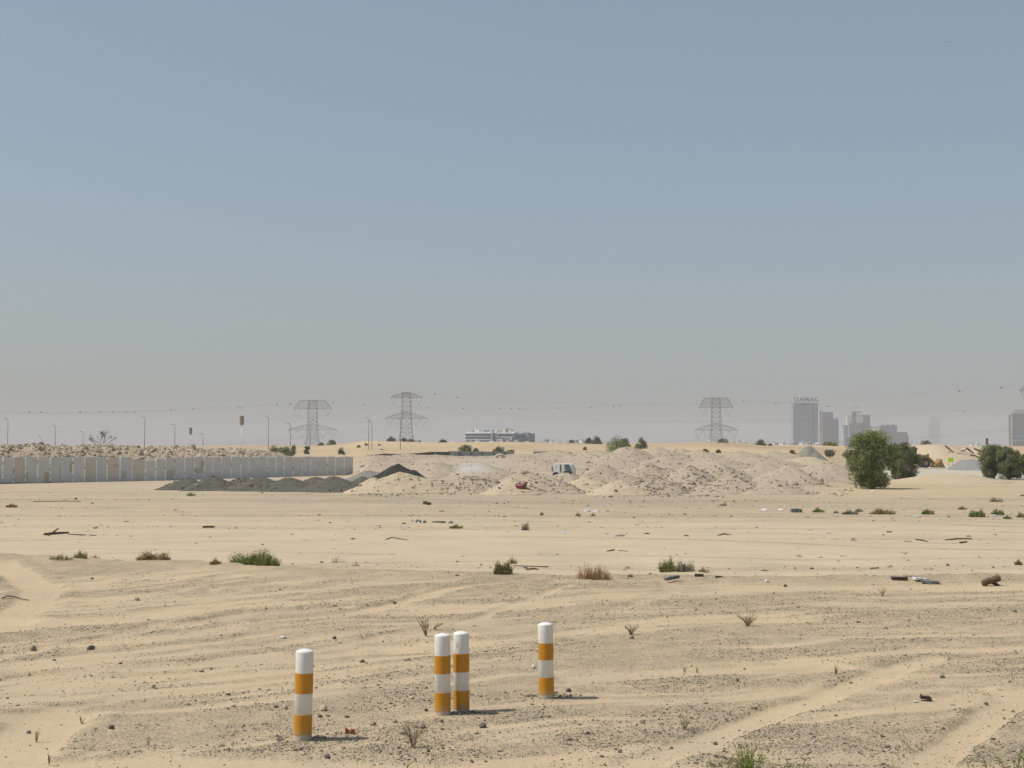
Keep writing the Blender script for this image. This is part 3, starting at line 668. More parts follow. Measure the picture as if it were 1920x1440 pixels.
# ------------------------------------------------------------------ rocky bank behind the wall
def bank():
    nx, ny = 520, 46; pxs = np.linspace(-200, 560, nx); t = np.linspace(0, 1, ny)
    V = np.zeros((ny, nx, 3)); top = np.interp(pxs, [-200, 0, 60, 100, 130, 180, 230, 300, 330, 370, 430, 480, 520, 560], [834, 835, 833.5, 835, 835, 837, 838, 839, 838, 842, 841, 843, 850, 862])
    g = np.random.default_rng(3)
    for j in range(ny):
        D = 140 + 22 * t[j] + (pxs * .04)
        prof = math.sin(math.pi * min(1, t[j] * 1.25 + .0)) ** .7 if t[j] < .4 else 1 if t[j] < .55 else max(0, 1 - (t[j] - .55) / .45)
        if t[j] < .4: prof = (t[j] / .4) ** .75
        zt = H + (YH - top) * (140 + 22 * .45 + pxs * .04) / F
        x = (pxs - 960) / F * D
        nz = (fbm(x * .5, D * .5, 33, 4, .6) - .5) * 1.1 + (fbm(x * 2.1, D * 2.1, 34, 3, .6) - .5) * .35
        V[j] = np.stack([x, D, zt * prof - .1 + nz * prof * .8], 1)
    i = (np.arange(ny - 1)[:, None] * nx + np.arange(nx - 1)[None]).ravel(); Q = np.stack([i, i + 1, i + nx + 1, i + nx], 1)
    o = fast_mesh('bank', V.reshape(-1, 3), Q, M['bank_rock'], smooth=False); tag(o, 'rocky spoil bank running behind the concrete wall', kind='structure')
    # boulders: the biggest as individuals
    def zs(px, tt):
        D = 140 + 22 * tt + px * .04; pr = (tt / .4) ** .75 if tt < .4 else 1
        x = (px - 960) / F * D; zt = H + (YH - np.interp(px, pxs, top)) * (140 + 22 * .45 + px * .04) / F
        nz = float((fbm(x * .5, D * .5, 33, 4, .6) - .5) * 1.1 + (fbm(x * 2.1, D * 2.1, 34, 3, .6) - .5) * .35)
        return x, D, zt * pr - .1 + nz * pr * .8
    kinds = []
    for k in range(8):
        Vr, Qr = many_rocks(np.zeros((1, 3)), np.array([1.0]), np.random.default_rng(50 + k), I1, flat=.85, jag=.22)
        kinds.append((Vr, Qr))
    mats_ = ['spoil_rock', 'bank_rock', 'stone_pale', 'stone_pale']
    protos = []
    for k in range(8):
        o = fast_mesh('boulder', *kinds[k], M[mats_[k % 4]]); protos.append(o)
    for q in range(150):
        px = g.uniform(-30, 330) if q < 125 else g.uniform(330, 470); tt = g.uniform(.14, .52); x, y, z = zs(np.float64(px), tt)
        r = np.clip(g.lognormal(-1.68, .4), .10, .42) * (1 if px < 330 else .7)
        o = protos[q] if q < 8 else protos[int(g.integers(0, 8))].copy()
        if q >= 8: sc.collection.objects.link(o)
        o.location = (x, y, z + r * .15); o.scale = (r, r, r); o.rotation_euler = (g.uniform(-.4, .4), g.uniform(-.4, .4), g.uniform(0, 6.3))
        tag(o, 'pale boulder among many on the rocky bank behind the concrete wall', 'boulder', 'boulders on the rocky bank')
    n = 2200; px = g.uniform(-60, 520, n); tt = g.uniform(.1, .56, n)
    P = np.array([zs(a, b) for a, b in zip(px, tt)], float); S = np.clip(g.lognormal(-2.5, .45, n), .04, .2)
    Vr, Qr = many_rocks(P + [0, 0, .02], S, g, flat=.7)
    o = fast_mesh('rubble', Vr, Qr, [M['bank_rock'], M['stone_pale'], M['stone_mid']], np.repeat(g.choice([0, 1, 2], n, p=[.6, .33, .07]), 20))
    tag(o, 'small broken rock covering the bank behind the concrete wall', 'rubble', kind='stuff')
bank()

# ------------------------------------------------------------------ heaps
def heap(px, pytop, D, wpx, mk, label, name='spoil_heap', cat='spoil heap', group='spoil heaps on the tipping ground', rocks=0, depth=None, seed=None, rough=1.0, peaks=None, top_flat=.12, rock_m='spoil_rock', zb=None, rsize=1.0):
    seed = int(px * 3 + D) if seed is None else seed; g = np.random.default_rng(seed)
    x, zt = atD(px, pytop, D); rx = wpx * mpp(D) / 2; ry = depth if depth else max(2.4, rx * .9)
    zb_ = hz(x, D) if zb is None else zb
    hgt = zt - zb_; na, nr = 84, 30
    A, T = np.meshgrid(np.linspace(0, 2 * math.pi, na, endpoint=False), np.linspace(0, 1, nr))
    lob = 1 + .22 * (fbm(np.cos(A) * 1.3 + seed, np.sin(A) * 1.3, seed, 2) - .5) * 2
    X = x + rx * 1.12 * T * np.cos(A) * lob; Y = D + ry * 1.12 * T * np.sin(A) * lob
    # cone with rounded crest and concave toe
    sl = 1 - T; pr = np.where(T < top_flat, 1 - (T / top_flat) ** 2 * .07, 0); k = (T - top_flat) / (1 - top_flat)
    pr = np.where(T < top_flat, pr, .93 * (1 - k) ** 1.12)
    Z0 = height(X, Y) if zb is None else np.full_like(X, zb_)
    if peaks:
        for (dx, f, wd) in peaks: pr = np.maximum(pr, f * np.exp(-(((X - x - dx * rx) / (wd * rx)) ** 2 + ((Y - D) / (ry * .6)) ** 2)))
    Z = Z0 + (hgt + (zb_ - Z0)) * pr + rough * hgt * .22 * (fbm(X * .7, Y * .7, seed + 5, 4, .6) - .5) * np.minimum(1, pr * 2.5) + rough * .06 * (fbm(X * 3, Y * 3, seed + 6, 3, .6) - .5)
    Z = np.where(T > .93, Z - (T - .93) * 7, Z)
    V = np.stack([X, Y, Z], -1).reshape(-1, 3)
    i = np.arange(nr - 1)[:, None] * na; j = np.arange(na)[None]; j2 = (j + 1) % na
    Q = np.stack([(i + j).ravel(), (i + j2).ravel(), (i + na + j2).ravel(), (i + na + j).ravel()], 1)[:, ::-1]
    mi = np.zeros(len(Q), int); mats_ = [M[mk]]
    if rocks:
        t = np.sqrt(g.uniform(0, .8, rocks)); a = g.uniform(math.pi * .95, math.pi * 2.05, rocks)
        ti = np.clip((t * (nr - 1)).astype(int), 0, nr - 2); ai = ((a / (2 * math.pi)) * na).astype(int) % na
        P = V[(ti * na + ai)] + g.normal(0, .06, (rocks, 3)) * [1, 1, 0]
        S = np.clip(g.lognormal(-3.05, .5, rocks), .025, .24) * rsize
        V2, Q2 = many_rocks(P + [0, 0, .02], S, g, flat=.65)
        o = None; mm = np.repeat(1 + g.integers(0, 3, rocks), 20)
        F_all = [tuple(q) for q in Q.tolist()] + [tuple(q) for q in (Q2 + len(V)).tolist()]
        me = bpy.data.meshes.new(name); me.from_pydata((np.vstack([V, V2]) - [x, D, zb_]).tolist(), [], F_all)
        for q in (M[mk], M[rock_m], M['stone_mid'], M[rock_m]): me.materials.append(q)
        me.polygons.foreach_set('material_index', np.r_[mi, mm].astype(np.int32))
        me.polygons.foreach_set('use_smooth', np.r_[np.ones(len(Q), bool), np.zeros(len(Q2), bool)]); me.update()
        o = bpy.data.objects.new(name, me); sc.collection.objects.link(o); o.location = (x, D, zb_)
    else:
        o = fast_mesh(name, V, Q, M[mk], smooth=True, loc=(x, D, zb_))
    return tag(o, label, cat, group)
# grey gravel heaps before the wall
GG = dict(name='gravel_heap', cat='gravel heap', group='heaps of grey gravel in front of the wall', rough=.5)
for px, pt, D, wd, lb in [(352, 896, 107, 110, 'grey gravel heap, leftmost and lowest in front of the concrete wall'),
                          (401, 892.5, 105, 122, 'broad grey gravel heap, second from the left of the row'),
                          (455, 895, 109, 110, 'grey gravel heap half hidden behind its neighbours, third from the left'),
                          (487, 894.5, 103.5, 128, 'grey gravel heap in the middle of the row, fourth from the left'),
                          (543, 895.5, 110, 110, 'grey gravel heap set back between two others before the wall'),
                          (541, 896, 103, 126, 'grey gravel heap with a long left flank, second from the right in front'),
                          (625, 893.5, 102, 140, 'largest grey gravel heap at the right end of the row'),
                          (592, 894, 108, 110, 'grey gravel heap tucked behind the largest one')]:
    heap(px, pt, D, wd * 1.1, 'gravel_grey', lb, depth=2.6, zb=-.02, top_flat=.14, rocks=70, rock_m='stone_dark', rsize=.8, **GG)
heap(690, 882, 122, 130, 'gravel_green', 'low olive grey heap behind the right end of the gravel row', name='gravel_heap', cat='gravel heap', group='heaps of grey gravel in front of the wall', rough=.7, depth=4)
heap(680, 893, 108, 90, 'gravel_grey', 'grey gravel flank running behind the sandy mound', depth=3, zb=0, **GG)
heap(747, 870, 118, 128, 'gravel_black', 'black gravel heap with a ragged peak, the darkest heap', name='gravel_heap', cat='gravel heap', group='dark heaps', rough=1.3, depth=3.0, top_flat=.07, peaks=[(.45, .70, .35), (-.4, .45, .4)])
heap(1517, 836, 190, 86, 'gravel_green', 'tall greenish grey gravel heap below the tower skyline', name='gravel_heap', cat='gravel heap', group='dark heaps', rough=1.0, depth=5, zb=.2, top_flat=.18)
heap(1820, 862, 192, 74, 'gravel_blue', 'smooth bluish grey gravel heap beside the wheel loader', name='gravel_heap', cat='gravel heap', group='dark heaps', rough=.4, depth=5, zb=.05, top_flat=.42)
# spoil heaps, front row to back row
SP = [(755, 886, 99, 205, 'spoil_sand', 'broad sandy mound at the left end of the front row', 150),
      (700, 897, 104, 120, 'spoil_sand', 'low sandy shoulder beside the grey gravel heaps', 50),
      (885, 891, 100, 180, 'spoil', 'stony mound with a rubble face, second in the front row', 650),
      (960, 899, 97, 120, 'spoil_sand', 'low sandy mound left of the red scrap', 60),
      (1022, 890, 99, 150, 'spoil', 'earth mound with dark rubble on its crown, right of the red scrap', 350),
      (1100, 893, 101, 150, 'spoil_sand', 'sandy mound in the middle of the front row', 150),
      (1165, 899, 96, 130, 'spoil_sand', 'low smooth mound in front of the middle heaps', 60),
      (1225, 889, 99, 150, 'spoil', 'rubbly mound right of the middle in the front row', 420),
      (1300, 888, 101, 170, 'spoil', 'rubbly mound with a long dark right slope', 520),
      (1375, 891, 99, 170, 'spoil', 'stony mound near the right end of the front row', 360),
      (1450, 899, 98, 150, 'spoil', 'low mound ending the front row on the right', 120),
      (1130, 872, 118, 150, 'spoil', 'second row mound behind the middle of the front row', 220),
      (1060, 887, 112, 130, 'spoil', 'second row mound directly before the white van cab', 140),
      (985, 882, 117, 130, 'spoil', 'second row mound behind and above the red scrap', 110),
      (1215, 868, 122, 150, 'spoil', 'second row mound with white scraps on it', 250),
      (1290, 872, 118, 130, 'spoil', 'second row mound strewn with broken slabs', 300),
      (1345, 868.5, 122, 140, 'spoil', 'peaked second row mound with a rubble foot', 320),
      (1432, 869, 124, 160, 'spoil', 'broad second row mound left of the tall tree', 200),
      (1480, 873, 118, 130, 'spoil', 'grey second row mound nearer the tall tree', 90),
      (1545, 868, 128, 170, 'spoil', 'low broad mound touching the tall tree', 90),
      (900, 868, 128, 150, 'spoil', 'pale mound right behind the blowing dust', 90),
      (820, 866, 132, 140, 'spoil', 'rubble swell between the black heap and the dust', 110),
      (1020, 866, 140, 160, 'spoil', 'third row mound left of the white van cab', 120),
      (1150, 858, 150, 160, 'spoil', 'third row mound behind the white van cab', 160),
      (1250, 856, 152, 150, 'spoil', 'third row mound below the tall pale cone', 120),
      (1330, 857, 150, 160, 'spoil', 'third row mound in the right half', 120),
      (1420, 857, 155, 160, 'spoil', 'third row mound below the far pylon', 100),
      (1520, 857, 158, 150, 'spoil_sand', 'third row sandy mound below the greenish heap', 50),
      (1178, 836.5, 172, 120, 'spoil', 'tall pale cone of spoil, highest of the back row', 260),
      (1237, 839.5, 174, 120, 'spoil', 'smooth grey tan cone right of the highest cone', 90),
      (1275, 841.5, 178, 110, 'spoil', 'back row cone, third of the overlapping cones', 80),
      (1310, 844, 176, 110, 'spoil', 'back row cone ending the run of overlapping cones', 80),
      (1385, 846, 178, 120, 'spoil', 'blunt back row mound with a dark bush behind it', 100),
      (1450, 845, 184, 110, 'spoil', 'pale back row mound near the greenish heap', 90),
      (1115, 845, 178, 120, 'spoil', 'back row mound left of the highest cone', 160),
      (1045, 845, 186, 130, 'spoil', 'low back row mound against the green fence', 120),
      (975, 851, 184, 120, 'spoil', 'back row swell right of the pale ring', 80),
      (868, 856, 178, 120, 'spoil', 'back row swell in front of the green fence', 80),
      (760, 851, 182, 110, 'spoil', 'pale back row mound behind the black heap', 140),
      (815, 852.5, 186, 120, 'spoil', 'long back row mound before the dark fence', 120),
      (698, 853.5, 166, 150, 'spoil', 'back row mound at the end of the concrete wall', 120)]
for px, pt, D, wd, mk, lb, rk in SP:
    rk = int(rk * .6)
    heap(px, pt, D, wd, mk, lb, rocks=rk, depth=3.2 if D < 110 else 4.5, rough=1.3)
heap(1745, 833.5, 262, 190, 'spoil_sand', 'big smooth sand bank rising behind the wheel loader', name='sand_bank', cat='sand bank', group='sand banks behind the loader', depth=14, zb=0, rough=.5, top_flat=.35)
heap(1835, 840, 268, 200, 'spoil_sand', 'lower sand bank streaked with rusty slabs, right of the loader', name='sand_bank', cat='sand bank', group='sand banks behind the loader', depth=14, zb=0, rough=.8, top_flat=.3)
heap(1780, 889, 130, 200, 'spoil_sand', 'low pale sand swell between the right hand trees', name='sand_bank', cat='sand bank', group='sand banks behind the loader', depth=7, rough=.4, top_flat=.3)

# rubble strewn on the tipping ground
def tip_rubble():
    g = np.random.default_rng(8); n = 9000
    D = np.exp(g.uniform(np.log(90), np.log(190), n)); px = g.uniform(660, 1600, n); x = (px - 960) / F * D
    cl = fbm(x * .25, D * .25, 44, 3); k = cl > .5; x, D = x[k], D[k]; n = len(x)
    S = np.clip(g.lognormal(-2.9, .5, n), .03, .22)
    V, Q = many_rocks(np.stack([x, D, height(x, D) + S * .2], 1), S, g, flat=.65)
    o = fast_mesh('rubble', V, Q, [M['spoil_rock'], M['stone_mid'], M['stone_pale'], M['stone_dark']], np.repeat(g.choice([0, 1, 2, 3], n, p=[.45, .25, .2, .1]), 20))
    tag(o, 'broken stone and lumps strewn between the spoil heaps', 'rubble', kind='stuff')
tip_rubble()

# ------------------------------------------------------------------ plants
def leaves(C, Nn, size, g, elong=1.6, droop=0):
    """many small quads at points C"""
    n = len(C); a = g.normal(0, 1, (n, 3)); a[:, 2] -= droop; a /= np.linalg.norm(a, axis=1)[:, None]
    b = np.cross(a, g.normal(0, 1, (n, 3))); b /= np.linalg.norm(b, axis=1)[:, None]
    s = size * g.uniform(.6, 1.4, n)[:, None]
    P = np.stack([C - a * s * elong, C + b * s * .5, C + a * s * elong, C - b * s * .5], 1)
    return P.reshape(-1, 3), np.arange(n * 4).reshape(n, 4)
def tree(name, label, px, pyt, pyb, wpx, D=None, mk='leaf_tree', n=9000, lsz=.06, nl=26, cat='tree', group=None, shape='round', seed=1, zb=None, trunk=True, fill=0.0):
    if D is None: x, D, zb = place(px, pyb)
    else:
        x, z_ = atD(px, pyb, D); zb = z_ if zb is None else zb
    _, zt = atD(px, pyt, D); Hh = zt - zb; W = wpx * mpp(D); g = np.random.default_rng(seed)
    root = empty(name, (x, D, zb), label, cat, group)
    # lobes
    L = []
    for i in range(nl):
        if shape == 'round': zf = g.uniform(.12, .9); rr = .5 * math.sqrt(max(.05, 1 - ((zf - .52) / .62) ** 2))
        elif shape == 'top': zf = g.uniform(.1, .92); rr = .5 * (np.interp(zf, [0, .15, .3, .5, .72, .9, 1], [.55, .58, .72, 1.0, .92, .62, .3]))
        elif shape == 'cone': zf = g.uniform(.05, .95); rr = .5 * (1 - zf * .95)
        else: zf = g.uniform(.04, .72) ** 1.2; rr = .5 * math.sqrt(max(.03, 1 - zf ** 2))
        a = g.uniform(0, 2 * math.pi); q = math.sqrt(g.uniform(.05, 1)) * .80; lr = g.uniform(.12, .23) * (W if W < Hh * 1.6 else Hh * 1.5) * (.68 if nl > 40 else 1 if nl > 20 else 1.2)
        if shape == 'cone': lr *= 1.1 - zf
        if shape == 'dome': zf = min(zf, .95 - lr / Hh)
        L.append((rr * W * q * math.cos(a), rr * W * q * math.sin(a), zf * Hh, lr))
    L.append(((0, 0, Hh - .1 * min(W, Hh), .1 * min(W, Hh)) if shape != 'dome' else (0, 0, Hh * .70, .28 * min(W, Hh))) if shape != 'cone' else (0, 0, Hh * .96, .05 * W))
    Ls = np.array(L); pick = g.integers(0, len(Ls), n); d = g.normal(0, 1, (n, 3)); d /= np.linalg.norm(d, axis=1)[:, None]
    rad = g.uniform(.2, 1, n) ** .5 * (1 + .3 * np.abs(g.normal(0, .6, n))); C = Ls[pick, :3] + d * (Ls[pick, 3] * rad)[:, None] * [1, 1, .85]
    C = C[(C[:, 2] > .02 * Hh) & (C[:, 2] < Hh * 1.02)]
    if trunk:
        m = MB(); k = max(.03, W * .022)
        for q in range(4 if W > 1.5 else 2):
            e = Ls[g.integers(0, len(Ls))]; m.tube([(g.uniform(-.05, .05) * W, 0, -.2), (e[0] * .25, e[1] * .25, e[2] * .35), (e[0] * .7, e[1] * .7, e[2] * .75), tuple(e[:3])], [k, k * .8, k * .5, k * .2], n=6)
        for e in Ls[:14]:
            m.tube([(e[0] * .3, e[1] * .3, e[2] * .4), tuple(e[:3] * .8), tuple(e[:3] + [0, 0, e[3] * .7])], [k * .5, k * .3, k * .12], n=5)
        m.build('trunk', M['bark'], root, smooth=True)
    V, Q = leaves(C, None, lsz, g, droop=.3)
    fast_mesh('crown', V, Q, M[mk], parent=root)
    return root
tree('ghaf_tree', 'tall dense green tree with a narrow foot, largest tree, right of the heaps', 1637, 809, 917, 112, mk='leaf_tree', n=34000, lsz=.05, nl=90, shape='top', seed=3)
tree('ghaf_tree', 'dull green tree standing just behind the largest tree, before the loader', 1694, 829, 901, 74, mk='leaf_tree2', n=22000, lsz=.055, nl=70, shape='top', seed=5)
tree('ghaf_tree', 'dusty green bushy tree left in the clump at the right edge', 1862, 834, 898, 62, mk='leaf_tree2', n=17000, lsz=.055, nl=60, shape='top', seed=7)
tree('ghaf_tree', 'dusty green bushy tree in the clump at the right edge, nearer the edge', 1893, 838, 899, 56, D=137, mk='leaf_tree2', n=13000, lsz=.055, nl=50, shape='top', seed=8)
tree('ghaf_tree', 'darker low tree cut by the right edge of the picture', 1922, 851, 898, 56, mk='leaf_tree', n=10000, lsz=.06, nl=24, shape='round', seed=9)
tree('conifer', 'small reddish brown pointed tree behind the clump at right', 1851, 822, 862, 24, D=270, mk='leaf_brown', n=2500, lsz=.12, nl=16, shape='cone', seed=10, zb=-.3)
FB = [  # px, top, base, width, D, material, label
    (733, 817.5, 831.5, 24, 425, 'leaf_far', 'rounded dark bush on the dune crest left of the taller pylon'),
    (757, 818, 832.5, 11, 420, 'leaf_far', 'narrow upright bush at the foot of the taller pylon'),
    (771, 821.5, 833, 20, 422, 'leaf_far', 'wide bush right of the narrow upright one below the taller pylon'),
    (786, 825, 833, 8, 420, 'leaf_far', 'smallest bush at the right end of the row below the taller pylon'),
    (831, 823, 836, 19, 410, 'leaf_far', 'round bush on the dune just left of the white office block'),
    (821, 830, 835, 8, 412, 'leaf_far', 'tiny bush leaning on the round bush left of the office block'),
    (621, 823, 838, 17, 400, 'leaf_far', 'round bush right of the left pylon foot'),
    (602, 829, 838, 12, 400, 'leaf_far', 'small bush at the left pylon foot'),
    (514, 833, 853, 24, 300, 'leaf_tree2', 'left lump of the long green thicket above the wall'),
    (536, 836, 854, 34, 296, 'leaf_tree2', 'middle lump of the long green thicket above the wall'),
    (551, 829, 852, 12, 298, 'leaf_tree2', 'tallest right hand lump of the green thicket above the wall'),
    (577, 833, 850, 13, 310, 'leaf_far', 'round bush right of the green thicket above the wall'),
    (640, 837, 851, 13, 300, 'leaf_far', 'round bush above the right end of the concrete wall'),
    (673, 834, 841, 9, 350, 'leaf_brown', 'small brown scrub on the dune above the wall end'),
    (686, 829.5, 840, 9, 360, 'leaf_far', 'small dark scrub left of the twin lamp posts'),
    (711, 832, 839, 10, 360, 'leaf_far', 'low scrub right of the twin lamp posts, the upper one'),
    (715, 841, 848, 8, 330, 'leaf_far', 'low scrub right of the twin lamp posts, the lower one'),
    (873, 833, 847, 32, 285, 'leaf_tree2', 'wide green bush behind the left part of the green fence'),
    (892, 840, 847, 12, 285, 'leaf_tree2', 'low green tail of the wide bush behind the green fence'),
    (934, 836, 848, 24, 290, 'leaf_far', 'greyish bush behind the pale ring and the green fence'),
    (958, 843, 849, 14, 290, 'leaf_olive', 'low olive scrub right of the greyish bush behind the fence'),
    (1070, 824, 833, 12, 430, 'leaf_far', 'small bush on the skyline right of the office block'),
    (1104, 819, 835, 15, 400, 'leaf_far', 'left and lower half of the paired bushes on the skyline'),
    (1118, 815.5, 836, 22, 395, 'leaf_far', 'right and taller half of the paired bushes on the skyline'),
    (1158, 812.5, 851, 40, 250, 'leaf_tree', 'big bright green bush behind the tall pale cone of spoil'),
    (1174, 819, 838, 16, 255, 'leaf_tree2', 'duller right shoulder of the big bright green bush'),
    (1202, 818.5, 840, 21, 330, 'leaf_far', 'dark round bush right of the big green bush'),
    (1354, 821, 835, 27, 400, 'leaf_far', 'wide bush at the foot of the right hand pylon'),
    (1427, 823, 839, 22, 400, 'leaf_far', 'round bush between the right pylon and the towers'),
    (1445, 831, 838, 10, 400, 'leaf_far', 'tiny bush just right of the round bush left of the towers'),
    (1097, 837, 842, 10, 330, 'leaf_brown', 'brown tuft on the dune below the paired bushes'),
    (1323, 841, 848, 12, 262, 'leaf_brown', 'brown tuft on top of the back row heaps'),
    (1347, 842, 848, 9, 262, 'leaf_brown', 'small dark brown tuft right of the other brown tuft on the back heaps'),
    (1485, 843, 851, 13, 255, 'leaf_brown', 'brown tuft left of the greenish gravel heap'),
    (1556, 842, 855, 19, 245, 'leaf_grey', 'grey twiggy bush at the right foot of the greenish heap'),
    (1589, 842, 860, 20, 220, 'leaf_grey', 'grey brown bush touching the left side of the largest tree'),
    (1556, 827, 838, 32, 420, 'leaf_olive', 'long olive scrub line under the middle towers'),
    (1738, 825, 835, 23, 290, 'leaf_grey', 'grey green bush on the crest of the sand bank'),
]
for i, (px, pt, pb, wd, D, mk, lb) in enumerate(FB):
    tree('desert_bush', lb, px, pt, pb + 1.5, wd, D=D, mk=mk, n=int(900 + wd * 55), lsz=.00032 * D * (1 if wd > 12 else .8), nl=max(14, wd // 2), cat='bush', group='bushes on the dunes', shape='dome', seed=40 + i, trunk=wd > 18)

def blades(C0, n, hgt, spread, wid, g, curve=.25, fan=1.0, leafy=0, width_x=1.0):
    """upright tapering blades with side leaves, from a patch of radius spread"""
    V = []; Q = []
    for i in range(n):
        a = g.uniform(0, 2 * math.pi); q = math.sqrt(g.uniform(0, 1)); bx = spread * width_x * q * math.cos(a) * .72; by = spread * q * math.sin(a) * .5
        lean = fan * q * g.uniform(.4, 1.1); dx = math.cos(a) * lean * width_x; dy = math.sin(a) * lean; h = hgt * g.uniform(.3, 1.0) ** (1.0 + q) * (1 - .5 * q ** 2) * (.75 + .35 * math.sin(3.1 * q * math.cos(a) + 7 * hgt) ** 2)
        p0 = np.array([bx, by, -.02]); p1 = p0 + np.array([dx * h * .35, dy * h * .35, h * .55]); p2 = p0 + np.array([dx * h * .9 + g.normal(0, curve * .3) * h, dy * h * .9, h])
        s = np.array([math.cos(a + 1.57 + g.normal(0, .6)), math.sin(a + 1.57 + g.normal(0, .6)), 0]) * wid
        if abs(s[0]) < wid * .35: s[0] = wid * .5
        b = len(V); V += [p0 - s * .6, p0 + s * .6, p1 + s * .5, p1 - s * .5, p2 + s * .12, p2 - s * .12]; Q += [(b, b + 1, b + 2, b + 3), (b + 3, b + 2, b + 4, b + 5)]
        for k in range(leafy):
            t = g.uniform(.25, 1); p = p0 + (p1 - p0) * min(1, t * 2) if t < .5 else p1 + (p2 - p1) * (t * 2 - 1)
            d = g.normal(0, 1, 3) * [1, 1, .5] + [0, 0, .8]; d /= np.linalg.norm(d); L_ = hgt * g.uniform(.06, .16); s2 = np.cross(d, g.normal(0, 1, 3)); s2 = s2 / np.linalg.norm(s2) * wid * .9
            b = len(V); V += [p - s2 * .3, p + s2, p + d * L_, p - s2]; Q += [(b, b + 1, b + 2, b + 3)]
    return np.array(V), np.array(Q)
def shrub(name, label, px, pyb, pyt, wpx, mk, n=220, wid=1.1, fan=.9, leafy=3, cat='shrub', group=None, seed=0, curve=.25):
    x, y, z = place(px, pyb); k = mpp(y); g = np.random.default_rng(seed + int(px)); h = (pyb - pyt) * k * 1.02; W = wpx * k
    sp = min(.5 * W, h * .9); wx = 1.25 * W / (2 * sp) if sp > 0 else 1
    f_ = max(.15, min(fan, (W / 2 - sp * wx * .55) / (.75 * h * wx) if h > 0 else fan))
    V, Q = blades(None, n, h, sp, wid * k * .55, g, curve, f_ + .1, leafy, wx)
    o = fast_mesh(name, V, Q, M[mk], loc=None); o.location = (x, y, z); return tag(o, label, cat, group)
